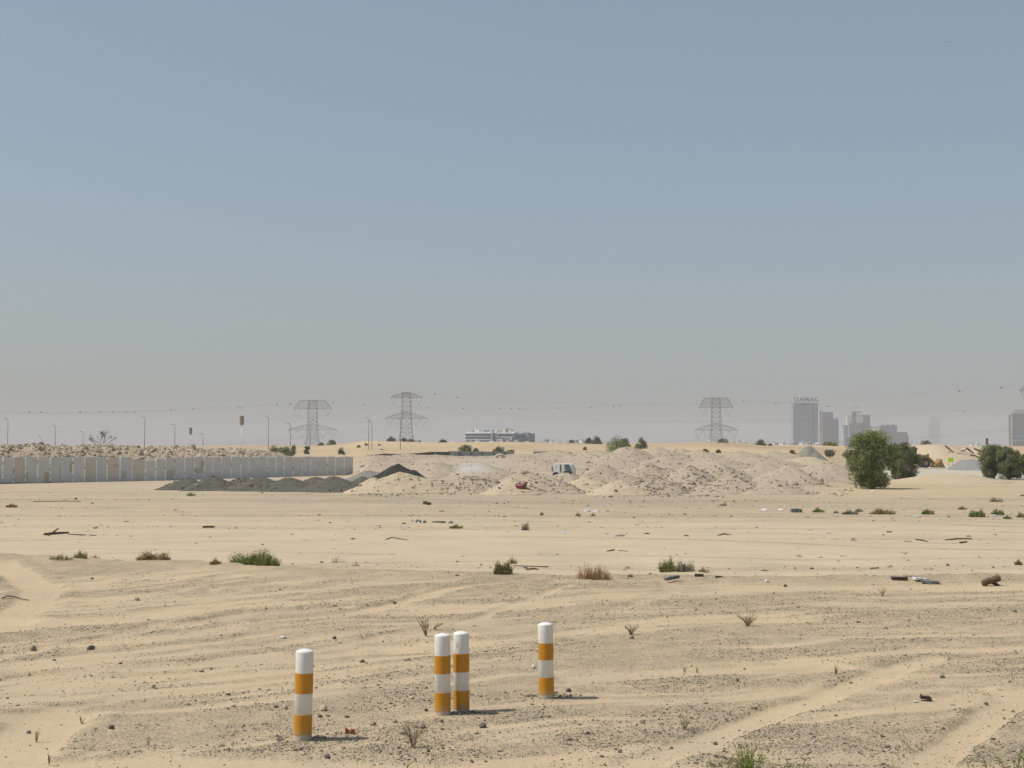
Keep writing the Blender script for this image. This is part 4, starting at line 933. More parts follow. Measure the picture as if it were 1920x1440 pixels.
SH = [  # px, base, top, width, mat, n, leafy, name, label
    (1535, 961, 949.5, 25, 'leaf_green', 260, 4, 'green_shrub', 'rounded green shrub left in the row on the right flats'),
    (1568, 966 - 4, 955, 12, 'leaf_pale', 80, 3, 'green_shrub', 'small pale green tuft beside the dark bluish shrub'),
    (1594, 964.5, 953, 32, 'leaf_teal', 260, 4, 'green_shrub', 'dark bluish green low shrub in the row on the right flats'),
    (1611, 960, 951, 16, 'leaf_teal', 140, 4, 'green_shrub', 'smaller dark shrub joined to the bluish one'),
    (1655, 964, 950, 50, 'leaf_olive', 360, 4, 'green_shrub', 'wide brownish olive shrub below the largest tree'),
    (1740, 964, 951.5, 26, 'leaf_green', 260, 4, 'green_shrub', 'green shrub by itself midway along the right flats'),
    (1805, 956, 946.5, 17, 'leaf_green', 180, 4, 'green_shrub', 'small green shrub set farthest back in the right row'),
    (1832, 969, 951.5, 33, 'leaf_green', 380, 4, 'green_shrub', 'largest green shrub in the right row'),
    (1871, 965, 951.5, 26, 'leaf_green', 260, 4, 'green_shrub', 'green shrub with a white scrap at its foot near the right edge'),
    (1889, 973, 964, 17, 'leaf_green', 160, 4, 'green_shrub', 'small low green shrub in front near the right edge'),
    (1916, 970, 958, 22, 'leaf_green', 200, 4, 'green_shrub', 'green shrub cut by the right edge'),
    (1868, 941.5, 930, 28, 'leaf_pale', 160, 3, 'green_shrub', 'pale yellowish tuft behind the right row of shrubs'),
    (1918, 931, 924, 12, 'leaf_olive', 90, 3, 'green_shrub', 'small olive tuft at the right edge farther back'),
    (358, 930, 921, 17, 'leaf_pale', 130, 3, 'green_shrub', 'pale green tuft in front of the grey gravel heaps'),
    (22, 951, 942, 22, 'leaf_brown', 220, 4, 'dry_shrub', 'dark brown dead bush near the left edge'),
    (855, 991, 980.5, 27, 'leaf_olive', 260, 4, 'green_shrub', 'olive green shrub right of the dark rags'),
    (985, 995, 973, 15, 'leaf_grey', 90, 2, 'dry_shrub', 'thin grey green upright tuft in the middle flats'),
    (1016, 966, 957, 8, 'leaf_pale', 60, 2, 'dry_shrub', 'little pale tuft below the red scrap'),
    (1084, 967, 957, 11, 'leaf_pale', 60, 2, 'dry_shrub', 'little pale tuft left of the white cloth'),
    (1112, 967, 959, 10, 'leaf_pale', 60, 2, 'dry_shrub', 'little pale tuft right below the white cloth'),
    (115, 1048, 1035, 50, 'leaf_pale', 180, 3, 'dry_shrub', 'thin pale sprawling plant on the lip at left'),
    (151, 1047, 1028, 26, 'leaf_olive', 240, 4, 'green_shrub', 'olive green clump at the lip at left'),
    (177, 1047, 1038, 22, 'leaf_pale', 80, 3, 'dry_shrub', 'thin pale tail of the olive clump at left'),
    (287, 1054, 1029, 68, 'leaf_brown', 760, 4, 'dry_shrub', 'wide brown bushy shrub on the lip at left'),
    (404, 1059, 1043, 22, 'leaf_rust', 240, 4, 'dry_shrub', 'small rusty brown shrub left of the bright green one'),
    (478, 1061, 1026, 100, 'leaf_green', 1100, 4, 'green_shrub', 'wide bright green spiky shrub on the lip, largest shrub at left'),
    (634, 1056, 1036, 34, 'leaf_grey', 40, 1, 'dry_shrub', 'nearly bare grey twigs right of the bright green shrub'),
    (667, 1061, 1049, 14, 'leaf_grey', 30, 1, 'dry_shrub', 'few grey twigs on a small sand hump'),
    (943, 1076, 1045, 38, 'leaf_olive', 520, 5, 'green_shrub', 'olive bush leaning right in the middle of the lip'),
    (961, 1058, 1041, 18, 'leaf_pale', 120, 3, 'dry_shrub', 'pale leaning top of the olive bush in the middle of the lip'),
    (1114, 1085, 1050, 68, 'leaf_rust', 330, 2, 'dry_shrub', 'wide rusty orange plant of upright spikes in the middle of the lip'),
    (1182, 1082, 1071, 11, 'leaf_pale', 90, 3, 'green_shrub', 'tiny grey green tuft right of the rusty spiky plant'),
    (1251, 1073, 1037, 32, 'leaf_green', 300, 3, 'green_shrub', 'tall green and straw coloured shrub right of centre'),
    (1284, 1073, 1044, 38, 'leaf_grey', 260, 3, 'dry_shrub', 'grey brown bushy plant right of the tall green one'),
    (1319, 1077, 1060, 24, 'leaf_grey', 160, 3, 'dry_shrub', 'small grey spreading plant on the sand hump right of centre'),
    (1910, 1060, 1045, 15, 'leaf_olive', 240, 4, 'green_shrub', 'round olive tuft near the right edge'),
]
for px, pb, pt, wd, mk, n, lf, nm, lb in SH:
    shrub(nm, lb, px, pb, pt, wd, mk, int(n * 1.1), leafy=lf, group='shrubs on the sand flats')

def twigs(px, pyb, pyt, wpx, mk, label, n=9, seed=0, side=3, lean=0.0, th=.7):
    """dry branching plant: tapered stalks with side twigs"""
    x, y, z = place(px, pyb); k = mpp(y); h = (pyb - pyt) * k; W = wpx * k; g = np.random.default_rng(seed + int(px)); m = MB()
    for i in range(n):
        e = np.array([g.uniform(-.5, .5) * W + lean * h, g.uniform(-.4, .4) * W, h * g.uniform(.55, 1)])
        mid = e * [.35, .35, .5] + g.normal(0, .04, 3) * h; pts = [np.array([0, 0, -.02]), mid, e]
        m.tube(pts, [.0065 * th, .0045 * th, .002 * th], n=4)
        for s in range(side):
            t = g.uniform(.3, .95); p = mid * t * 2 if t < .5 else mid + (e - mid) * (t * 2 - 1)
            d = np.array([g.uniform(-1, 1), g.uniform(-1, 1), g.uniform(.3, 1.2)]); m.tube([p, p + d * h * g.uniform(.1, .28)], [.0035 * th, .0015 * th], n=3)
    o = m.build('dry_plant', M[mk]); o.location = (x, y, z); return tag(o, label, 'dry plant', 'dry plants in the foreground')
twigs(799, 1193, 1155, 38, 'dry', 'dry forked plant with two big stalks behind the pair of bollards', 7, side=4, th=1.6)
twigs(812, 1180, 1166, 22, 'dry', 'thick leaning dry stalk right of the forked plant', 5, lean=.6, th=2)
twigs(1183, 1190, 1170, 32, 'dry', 'small fan shaped dry plant right of the bollards', 20, side=4, th=1.2)
twigs(1402, 1174, 1150, 50, 'dry', 'wide basket shaped dry plant in the right half', 26, side=4, th=1.1)
twigs(1655, 1118, 1095, 22, 'dry_red', 'faint reddish dry plant below the dark plank', 8, side=4, th=.8)
twigs(774, 1402, 1352, 46, 'dry', 'dry branching plant in front between the leftmost bollard and the pair', 15, side=6, th=.9)
twigs(1285, 1368, 1335, 40, 'dry', 'very thin dry plant above the wheel track at bottom', 12, side=4, th=.6)
twigs(92, 1430, 1408, 10, 'dry_red', 'short reddish sprig in smooth sand at lower left', 5, side=2, th=1)
twigs(68, 1392, 1366, 14, 'dry_red', 'short reddish sprig beside the tip of the gravel tongue', 5, side=2, th=.8)
twigs(153, 1358, 1340, 14, 'dry', 'short dry sprig on the gravel tongue at lower left', 5, side=2, th=1)
twigs(279, 1398, 1375, 12, 'dry', 'thin sprig below the gravel tongue at left', 4, side=2, th=.8)
twigs(1283, 1260, 1246, 18, 'dry', 'small dry sprig, left one on the bare sand right of the bollards', 6, side=2, th=.8)
twigs(1307, 1262, 1247, 10, 'dry', 'small dry sprig, right one on the bare sand right of the bollards', 4, side=2, th=.8)
twigs(1568, 1264, 1245, 22, 'dry', 'dry twiggy plant with a dark foot above the longer wheel track', 7, side=3, th=.8)
twigs(1898, 1276, 1255, 5, 'dry', 'single thin dry stalk near the right edge', 3, side=2, th=.8)
twigs(760, 1440, 1420, 22, 'dry', 'bent dry twig at the bottom edge below the bollards', 3, side=2, lean=.5, th=.9)
def leafy_front(px, pyb, pyt, wpx, label, n=200, mk='leaf_green', leafy=7):
    x, y = at(px, pyb, 0); k = mpp(y); g = np.random.default_rng(int(px)); h = (pyb - pyt) * k * 1.3; W = wpx * k
    V, Q = blades(None, n, h, W * .5, .0065, g, .3, .6, leafy, 1.25)
    o = fast_mesh('leafy_plant', V, Q, M[mk]); o.location = (x, y, gz(x, y)); tag(o, label, 'plant', 'green plants at the bottom edge')
leafy_front(1402, 1500, 1402, 104, 'fresh green leafy plant cut by the bottom edge, the largest', 420)
leafy_front(1503, 1492, 1422, 48, 'fresh green leafy plant cut by the bottom edge, right of the largest', 170)
leafy_front(1445, 1500, 1424, 30, 'thin green sprig between the two bottom edge plants', 30)
leafy_front(1857, 1486, 1402, 50, 'sparse green stalks at the bottom right', 22, leafy=9)
leafy_front(1912, 1486, 1394, 46, 'leafier green stalks in the bottom right corner', 60, leafy=9)
leafy_front(1815, 1470, 1412, 26, 'few thin green stalks left of the corner plants', 10, leafy=6)

# bare tree on the bank
def bare_tree():
    x, zb = atD(190, 838, 160); root = empty('bare_tree', (x, 160, zb), 'leafless grey tree spreading above the rocky bank', 'tree'); g = random.Random(3); m = MB(); tw = MB()
    def grow(p, d, L, r, dep, mm):
        q = p + d * L; mm.tube([p, p + d * L * .5 + np.array([g.uniform(-.05, .05) * L, 0, 0]), q], [r, r * .8, r * .6], n=4)
        if dep == 0: return
        for _ in range(3 if dep > 1 else 4):
            e = d + np.array([g.uniform(-.75, .75), g.uniform(-.6, .6), g.uniform(-.25, .35)]); e /= np.linalg.norm(e)
            grow(q, e, L * g.uniform(.55, .85), r * .62, dep - 1, tw if dep < 3 else mm)
    for sx in (-1.0, -.55, -.15, .25, .65, 1.1):
        e = np.array([sx, g.uniform(-.4, .4), 1.0]); e /= np.linalg.norm(e); grow(np.array([0, 0, -.3]), e, .85, .035, 3, m)
    m.build('trunk', M['bark'], root); tw.build('twigs', M['bark'], root)
bare_tree()

# ------------------------------------------------------------------ rags, planks and litter
def crumple(name, label, cat, px, py, wpx, hpx, mk, seed=1, sub=I2, amp=.35, group=None, rot=0):
    x, y, z = place(px, py); k = mpp(y); g = np.random.default_rng(seed); V = sub[0].copy()
    n = fbm(V[:, 0] * 1.7 + seed, V[:, 1] * 1.7 + V[:, 2] * 1.3, seed, 4, .7)
    V = V * (1 + amp * (n - .5) * 2.2)[:, None]; V = V + g.normal(0, .05, V.shape); V[:, 2] = np.where(V[:, 2] < 0, V[:, 2] * .25, V[:, 2])
    V = V * [wpx * k / 2.6, min(wpx * k / 2.6, .25), hpx * k * .6]
    o = fast_mesh(name, V, sub[1], M[mk]); o.location = (x, y, z + .01); o.rotation_euler = (0, 0, rot); return tag(o, label, cat, group)
LIT = [('white_rag', 'crumpled white plastic scrap left of the pair of bollards', 'litter', 531, 1197, 18, 6, 'plastic_white'),
       ('white_rag', 'crumpled white lump beside the rightmost bollard', 'litter', 1001, 1253, 12, 9, 'plastic_white'),
       ('white_rag', 'small white scrap touching the dark wedge at right', 'litter', 1717, 1317, 11, 3, 'plastic_white'),
       ('white_rag', 'tiny white scrap in the sandy strip left of the forked plant', 'litter', 574, 1143, 8, 6, 'plastic_white'),
       ('plastic_bottle_scrap', 'pale bluish plastic bottle scrap on the lip right of centre', 'litter', 1438, 1092, 12, 9, 'plastic_white'),
       ('white_cloth', 'flat white cloth with a fold, left piece, behind the flats', 'cloth', 1101, 959, 18, 6, 'plastic_white'),
       ('white_cloth', 'white cloth tail, right piece, behind the flats', 'cloth', 1118, 960, 18, 4, 'plastic_white'),
       ('blue_scrap', 'flat blue plastic scrap on the pale sand in the middle', 'litter', 1056, 1001, 14, 4, 'plastic_blue'),
       ('blue_scrap', 'blue crumpled scrap caught in the tall green shrub', 'litter', 1257, 1067, 11, 8, 'plastic_blue'),
       ('pink_scrap', 'pink plastic scrap on the right flats', 'litter', 1552, 1001, 15, 5, 'plastic_pink'),
       ('white_scrap', 'white scrap in a line of rubbish, left of the grey slab', 'litter', 1434, 957, 24, 5, 'plastic_white'),
       ('white_scrap', 'white scrap nearest the grey slab on the far flats', 'litter', 1466, 957, 18, 5, 'plastic_white'),
       ('white_scrap', 'white sheet scrap at the foot of the largest tree', 'litter', 1637, 922, 14, 4, 'plastic_white'),
       ('white_scrap', 'white scrap at the foot of the green shrub near the right edge', 'litter', 1864, 967, 16, 3, 'plastic_white'),
       ('white_scrap', 'small white scrap on the sand below the heaps', 'litter', 1052, 942, 6, 3, 'plastic_white'),
       ('teal_scrap', 'pale teal sheet on the right flats', 'litter', 1720, 968 + 1, 20, 3, 'plastic_teal'),
       ('stuffed_sack', 'torn grey and white sack lying left of the black rags', 'sack', 781, 980, 26, 12, 'sack'),
       ('dark_lump', 'dark rounded lump touching the torn sack', 'litter', 796, 981, 8, 8, 'stone_dark'),
       ('dark_lump', 'small grey brown lump left of the torn sack', 'litter', 757, 983, 10, 5, 'stone_mid'),
       ('black_rag', 'flat black rag, left one of the two beside the olive shrub', 'rag', 819, 980, 24, 4, 'cloth_dark'),
       ('black_rag', 'flat black rag, right one with a raised fold', 'rag', 830, 981, 14, 6, 'cloth_dark'),
       ('grey_bag', 'blue grey rounded bag behind the olive shrub', 'bag', 845, 982, 13, 7, 'slab_grey'),
       ('dark_lump', 'dark lump of rubbish on the far left flats', 'litter', 142, 936, 8, 4, 'stone_dark'),
       ('dark_lump', 'brown lump of rubbish right of the dark one at far left', 'litter', 173, 945, 9, 4, 'stone_mid'),
       ('dark_lump', 'brown mound of rubbish on the middle right flats', 'litter', 1163, 1006, 26, 5, 'drift'),
       ('dark_lump', 'dark rag with a blue tip on the middle right flats', 'litter', 1213, 1002, 16, 4, 'cloth_dark'),
       ('dark_lump', 'brown lump right of the dark rag on the flats', 'litter', 1287, 1006, 13, 5, 'wood_brown'),
       ('dark_lump', 'dark ball like lump on pale sand near the right', 'litter', 1777, 1061, 8, 6, 'stone_dark'),
       ('grey_bag', 'whitish scrap with a dark end on pale sand left of centre', 'litter', 661, 1012, 13, 5, 'slab_grey'),
       ]
for i, (nm, lb, ct, px, py, wd, ht, mk) in enumerate(LIT):
    crumple(nm, lb, ct, px, py, wd, ht, mk, seed=i + 3)
stone('rock', 'pale round rock sitting on the sand below the heaps', 'rock', 1356, 948, 13, 'stone_pale', .75)
stone('rock', 'brown rock at the left foot of the low mound', 'rock', 1492, 910, 11, 'stone_mid', .6)
def block(name, label, cat, px, py, l, w_, h_, mk, rz=0, tilt=0, roll=0, dz=0, jag=.06, parent=None):
    """broken block lying on the ground, sizes in photo pixels along x (l) and up (h_), metres deep (w_)"""
    x, y, z = place(px, py); k = mpp(y); L_, h = l * k, h_ * k; g = np.random.default_rng(int(px + py)); m = MB(); n = 6; V = []
    for i in range(n + 1):
        t = -.5 + i / n
        for (a, b) in ((-1, 0), (1, 0), (1, 1), (-1, 1)):
            V.append((t * L_ + g.normal(0, jag * h), a * w_ / 2 * (1 + g.normal(0, jag)), b * h * (1 + g.normal(0, jag * 1.5))))
    Fc = [(i * 4 + k_, i * 4 + (k_ + 1) % 4, (i + 1) * 4 + (k_ + 1) % 4, (i + 1) * 4 + k_)[::-1] for i in range(n) for k_ in range(4)] + [(0, 1, 2, 3), (n * 4 + 3, n * 4 + 2, n * 4 + 1, n * 4)]
    m.add(V, Fc); o = m.build(name, M[mk]); o.location = (x, y, z + dz); o.rotation_euler = (R(roll), R(tilt), R(rz)); return tag(o, label, cat)
block('timber_plank', 'short dark brown timber, left of the stick and slab at right', 'timber', 1686, 1088, 29, .12, 6.5, 'wood_dark', 3, 1)
block('grey_slab', 'dark grey slab with a pale top lying right of the dark timber', 'slab', 1744, 1094, 32, .3, 5, 'slab_grey', -10, 4)
block('grey_slab', 'pale grey crust leaning on the dark grey slab', 'slab', 1726, 1090, 26, .25, 4, 'concrete_b', 5, 8, dz=.03)
block('brick_chip', 'red brick chip lying right of the leftmost bollard', 'brick', 655, 1375, 16, .07, 8, 'brick', 12, 3, jag=.15)
block('concrete_lump', 'grey elongated concrete lump on the lip, tilted up to the right', 'concrete', 1260, 1090, 27, .16, 6, 'slab_grey', 20, -9, dz=.05)
block('timber_scrap', 'dark brown scrap half buried on the lip right of the grey lump', 'timber', 1311, 1081, 17, .1, 5, 'wood_dark', -5, 4)
block('timber_scrap', 'thin dark scrap farther right on the lip', 'timber', 1347, 1083, 12, .08, 3.5, 'stone_dark', 8, 0)
block('dark_wedge', 'dark brown wedge of bark lying right of the white scrap', 'debris', 1736, 1314, 22, .08, 5.5, 'wood_dark', -8, 9, dz=.02, jag=.2)
block('cinder_block', 'grey block lying at the left of the right hand shrubs', 'block', 1493, 961, 20, .4, 7, 'slab_grey', 0, 0)
block('two_tone_block', 'grey and black block standing on the far flats', 'block', 797, 946, 8, .3, 6, 'slab_grey', 0, 0)
block('two_tone_block', 'black half of the block standing on the far flats', 'block', 804, 947, 8, .3, 5, 'cloth_dark', 10, 0)
block('timber_piece', 'dark brown timber block on the left flats', 'timber', 391, 989.5, 21, .15, 3.5, 'wood_dark', 4, 0)
block('timber_piece', 'short dark block on the right flats', 'timber', 1667, 999, 9, .12, 3, 'wood_dark', 0, 0)
block('fibre_board', 'thin white board lying on the slope before the van cab', 'panel', 1002, 884, 14, .3, 2, 'plastic_white', 0, 0)
# brown log / roll at right
def roll():
    x, y, z = place(1861, 1099); k = mpp(y); root = empty('brown_roll', (x, y, z), 'thick brown rounded roll propped at a slant on a dark stub, near the right edge', 'roll')
    a = np.array([-20 * k, 0, 5 * k]); b = np.array([18 * k, .12, 15 * k]); d = b - a; r = 6 * k; g = np.random.default_rng(2)
    ts = np.linspace(0, 1, 16); m = MB(); rs = [r * (math.sin(min(1, t / .08) * math.pi / 2) ** .6 if t < .08 else math.sin(min(1, (1 - t) / .08) * math.pi / 2) ** .6 if t > .92 else 1) + .003 for t in ts]
    m.tube([a + d * t + [0, 0, g.normal(0, .004)] for t in ts], rs, n=14); m.build('roll_body', M['tire_brown'], root, smooth=True)
    q = MB(); q.tube([(3 * k, .06, 6 * k), (12 * k, .1, 1 * k), (17 * k, .12, -1 * k)], [.05, .04, .03], n=6); q.build('prop_stub', M['wood_dark'], root)
roll()
def stick(label, p, r=.012, mk='drift', name='stick'):
    P = []
    for (px, py, up) in p:
        x, y, z = place(px, py); P.append((x, y, z + up))
    c = P[0]; m = MB(); n = len(P); m.tube([np.array(q) - np.array(c) for q in P], [r * (1 - .5 * i / n) for i in range(n)], n=5)
    o = m.build(name, M[mk], smooth=True); o.location = c; return tag(o, label, 'stick')
stick('curved grey stick on sand near the left edge', [(4, 1124, .03), (14, 1121.5, .05), (30, 1122, .03), (42, 1125.5, .03), (54, 1126, .01)], .018)
stick('thin dark stick joining the timber to the slab at right', [(1698, 1085, .05), (1722, 1086.5, .05)], .02, 'wood_dark')
stick('long thin pale stick on sand right of the olive bush', [(962, 1062, .02), (1028, 1064, .02)], .02)
stick('short brown stick right of the olive bush, below the long one', [(986, 1070, .02), (1000, 1069, .05), (1010, 1069.5, .02)], .03, 'wood_brown')
stick('pale bent stick left of centre on the flats', [(722, 1013, .02), (735, 1010.5, .06), (765, 1013.5, .02)], .025)
stick('dark branch with a fork on the left flats, thick part', [(83, 1004, .03), (100, 1003, .06), (128, 1001, .04)], .07, 'wood_dark', 'branch')
stick('thin upper fork of the dark branch on the left flats', [(98, 1002, .06), (109, 998, .15)], .035, 'wood_dark', 'branch')
stick('long thin dark stick trailing right of the forked branch', [(128, 1003, .02), (180, 1005, .02)], .03, 'wood_dark')
stick('brown stick left of two on the middle flats', [(1138, 1035, .02), (1152, 1033.5, .05)], .03, 'wood_brown')
stick('brown thin stick right of two on the middle flats', [(1160, 1034, .02), (1177, 1035, .02)], .025, 'wood_brown')
stick('dark stick on the right flats lowest of the group', [(1800, 1018.5, .02), (1813, 1017.5, .03)], .04, 'wood_dark')
stick('dark thin stick on the right flats, top of the group', [(1772, 1014, .02), (1795, 1011.5, .03), (1822, 1011, .02)], .03, 'wood_dark')
stick('dark stick left in the group on the right flats', [(1718, 1013, .02), (1728, 1015, .04), (1740, 1017, .02)], .04, 'wood_dark')
stick('reddish stick on the right flats', [(1697, 1016, .02), (1708, 1017, .03)], .03, 'brick')
stick('thin dark stick on pale sand right of centre', [(1346, 1005, .02), (1358, 1003, .05), (1371, 1004, .02)], .03, 'wood_dark')
stick('short stick on pale sand above the dark timber', [(1632, 1067, .02), (1648, 1066.5, .03)], .02, 'wood_brown')
stick('long dark stick lying across the far left flats', [(62, 941, .02), (110, 940.5, .03), (152, 940.5, .02)], .022, 'wood_dark')
def random_litter():
    g = random.Random(77); k = 0
    protos = {}
    for i in range(32):
        py = 940 + 118 * g.random() ** 1.2; px = g.uniform(0, 1920)
        x, y, z = place(px, py)
        mk = g.choice(['wood_dark', 'wood_brown', 'drift', 'stone_dark', 'plastic_white', 'drift'])
        if mk not in protos:
            m = MB(); n = 5; V = []
            for q in range(n + 1):
                t = -.5 + q / n
                for a, b in ((-1, 0), (1, 0), (1, 1), (-1, 1)): V.append((t + g.uniform(-.05, .05), a * .16 * (1 + g.uniform(-.4, .4)), b * .14 * (1 + g.uniform(-.6, .6)) - .01))
            m.add(V, [(q * 4 + c, (q + 1) * 4 + c, (q + 1) * 4 + (c + 1) % 4, q * 4 + (c + 1) % 4) for q in range(n) for c in range(4)] + [(0, 1, 2, 3), (n * 4 + 3, n * 4 + 2, n * 4 + 1, n * 4)])
            o = m.build('litter_scrap', M[mk]); protos[mk] = o
        else:
            o = protos[mk].copy(); sc.collection.objects.link(o)
        s = g.uniform(.08, .26) * (y / 60) ** .6; o.location = (x, y, z + .01); o.scale = (s, s * .8, s * g.uniform(.5, 1)); o.rotation_euler = (0, 0, g.uniform(-.6, .6))
        lab = {'wood_dark': 'small dark wood scrap', 'wood_brown': 'small brown wood scrap', 'drift': 'small grey brown scrap', 'stone_dark': 'small blackish scrap', 'plastic_white': 'small white scrap'}[mk]
        tag(o, lab + ' among the litter dotted over the pale sand flats', 'litter', 'litter dotted over the sand flats')
random_litter()

# ------------------------------------------------------------------ red scrap, van cab, ring, fence, loader
def red_scrap():
    D = 95.5; x, z = atD(978, 916, D); k = mpp(D); root = empty('red_barrier_scrap', (x, D, z), 'crushed red and white plastic barrier with a dark right end, on the mound foot', 'barrier')
    m = MB(); g = np.random.default_rng(1)
    def prism(m_, pts, d0, d1):
        n = len(pts); V = [(a * k, d0, b * k) for a, b in pts] + [(a * k, d1, b * k) for a, b in pts]
        m_.add(V, [tuple(range(n)), tuple(range(2 * n - 1, n - 1, -1))] + [(i, n + i, n + (i + 1) % n, (i + 1) % n) for i in range(n)])
    prism(m, [(-12, 6), (-10, 2), (-8, -1), (-3, 0), (7, 1), (9, 4), (10, 10), (12, 13), (5, 11), (-1, 9.5), (-8, 10), (-11, 9)], -.25, .3); m.build('shell', M['red_plastic'], root)
    m = MB(); prism(m, [(-11, 6.3), (-5, 5.2), (3, 7.2), (8, 10), (3, 9.2), (-5, 8), (-10.5, 8.4)], -.29, -.24); m.build('white_stripe', M['plastic_white'], root)
    m = MB(); prism(m, [(2, 1), (8, 1.2), (11.5, 12.4), (7, 8.5), (3, 5.5)], -.275, -.245); m.build('dark_side', M['rust_brown'], root)
    m = MB(); m.tube([(-4 * k, 0, 9 * k), (-2.6 * k, 0, 14 * k)], [.06, .04]); m.build('knob', M['red_plastic'], root)
red_scrap()
def van_cab():
    D = 124; x, z = atD(1053.5, 886, D); k = mpp(D); root = empty('van', (x, D, z), 'wrecked white van cab with greenish windows, half sunk among the spoil heaps', 'van'); root.rotation_euler = (0, 0, R(-16))
    def poly(nm, pts, d0, d1, mk, par=root):
        n = len(pts); V = [(a * k, d0, b * k) for a, b in pts] + [(a * k, d1, b * k) for a, b in pts]; m = MB()
        m.add(V, [tuple(range(n)), tuple(range(2 * n - 1, n - 1, -1))] + [(i, n + i, n + (i + 1) % n, (i + 1) % n) for i in range(n)]); return m.build(nm, M[mk], par)
    poly('cargo_body', [(-17.5, -8), (-4, -8), (-4, 16.3), (-5, 17), (-16, 17), (-17, 16)], 0, 1.5, 'villa_white')
    poly('cab', [(-5, -8), (19.5, -8), (19.5, 7), (16, 14), (13, 16.5), (-5, 17)], .06, 1.44, 'white_paint')
    poly('side_window', [(-4.2, 1.5), (-1.5, 1.5), (-1.5, 14.5), (-4.2, 14.5)], .045, .058, 'hvglass')
    poly('windscreen', [(4.5, 2.2), (17.5, 2), (18, 6), (15, 13), (12.5, 15.2), (3.2, 14.8)], .04, .058, 'hvglass')
    poly('pillar', [(5.8, 2.2), (7, 2.2), (5.2, 14.8), (4, 14.8)], .03, .038, 'plastic_white')
    poly('grille', [(2, -1), (19, -1), (19.3, 2), (3, 2)], .03, .055, 'rubber')
    poly('mirror', [(-19.5, 3), (-18, 3), (-18, 11), (-19.5, 11)], -.05, .05, 'rubber')
    poly('logo_patch', [(-12.6, 8.8), (-10, 8.8), (-9.6, 11), (-11, 12.4), (-12.8, 11)], -.01, -.003, 'plastic_teal')
    for c in (-11, 13):
        m = MB(); m.bar((c * k, -.05, -6 * k), (c * k, .22, -6 * k), .32, n=18); w_ = m.build('wheel', M['rubber'], root)
van_cab()
def ring():
    D = 176; x, z = atD(937.5, 862, D); k = mpp(D); m = MB(); n, q = 40, 12; V = []
    for i in range(n):
        a = 2 * math.pi * i / n
        for j in range(q):
            b = 2 * math.pi * j / q; rr = 6.3 + 3.6 * math.cos(b); V.append((rr * k * math.cos(a), .5 * math.sin(b) * .45 - (rr * k * math.sin(a)) * .15, 5.4 * k + rr * k * math.sin(a) * .58))
    m.add(V, [(i * q + j, ((i + 1) % n) * q + j, ((i + 1) % n) * q + (j + 1) % q, i * q + (j + 1) % q) for i in range(n) for j in range(q)])
    o = m.build('tyre_ring', M['tan_ring'], smooth=True); o.location = (x, D, z); tag(o, 'pale tan tyre shaped ring lying tilted before the green fence', 'ring')
ring()
def sheet_fence():
    D = 205; x0, _ = atD(842, 850, D); root = empty('sheet_fence', (x0, D, .4), 'greyish green corrugated sheet fence with dark posts behind the heaps', 'fence'); L0 = np.array(root.location)
    edges = [842, 862, 883, 904, 925, 947, 964]
    def sheet(a, b, top, mk, nm, depth=0):
        xa, zt = atD(a, top, D + depth); xb, _ = atD(b, top, D + depth); n = int((xb - xa) / .12); m = MB()
        for i in range(n):
            t0 = xa + (xb - xa) * i / n; t1 = xa + (xb - xa) * (i + 1) / n; y0 = D + depth + (.04 if i % 2 else 0); y1 = D + depth + (0 if i % 2 else .04)
            m.add([(t0, y0, -.3), (t1, y1, -.3), (t1, y1, zt), (t0, y0, zt)], [(0, 1, 2, 3)])
            m.add([(t0, y0 + .02, -.3), (t1, y1 + .02, -.3), (t1, y1 + .02, zt), (t0, y0 + .02, zt)], [(3, 2, 1, 0)])
        return m.build(nm, M[mk], root, loc=L0)
    for a, b in zip(edges[:-1], edges[1:]):
        if b != 964: sheet(a, b, 846 + (a - 842) * .01, 'fence_green', 'sheet')
        else: sheet(a, b, 846.5, 'fence_green', 'sheet')
        xa, zt = atD(a, 846, D); m = MB(); m.box(xa - .06, xa + .06, D - .12, D - .03, -.3, zt + .03); m.build('post', M['rust_brown'], root, loc=L0)
    for a, b in ((1000, 1014), (1014, 1030)): sheet(a, b, 846.5, 'fence_green', 'sheet')
    # dark mesh stretch
    r2 = empty('mesh_fence', (atD(668, 850, D)[0], D, .4), 'low dark mesh fence running left from the green sheet fence', 'fence'); L2 = np.array(r2.location)
    tops = [(690, 853), (705, 852.5), (720, 850.5), (752, 851), (780, 850), (806, 847.5), (816, 847), (842, 847.5)]
    for (a, ta), (b, tb) in zip(tops[:-1], tops[1:]):
        xa, za = atD(a, ta, D); xb, zb = atD(b, tb, D); m = MB()
        m.add([(xa, D, -.3), (xb, D, -.3), (xb, D, zb), (xa, D, za), (xa, D + .05, -.3), (xb, D + .05, -.3), (xb, D + .05, zb), (xa, D + .05, za)], [(0, 1, 2, 3), (7, 6, 5, 4), (3, 2, 6, 7), (0, 3, 7, 4), (1, 5, 6, 2)])
        m.build('mesh_panel', M['fence_dark'], r2, loc=L2)
        m = MB(); m.box(xa - .05, xa + .05, D - .1, D - .02, -.3, za + .1); m.build('post', M['tan_ring'] if a == 816 else M['rust_brown'], r2, loc=L2)
sheet_fence()
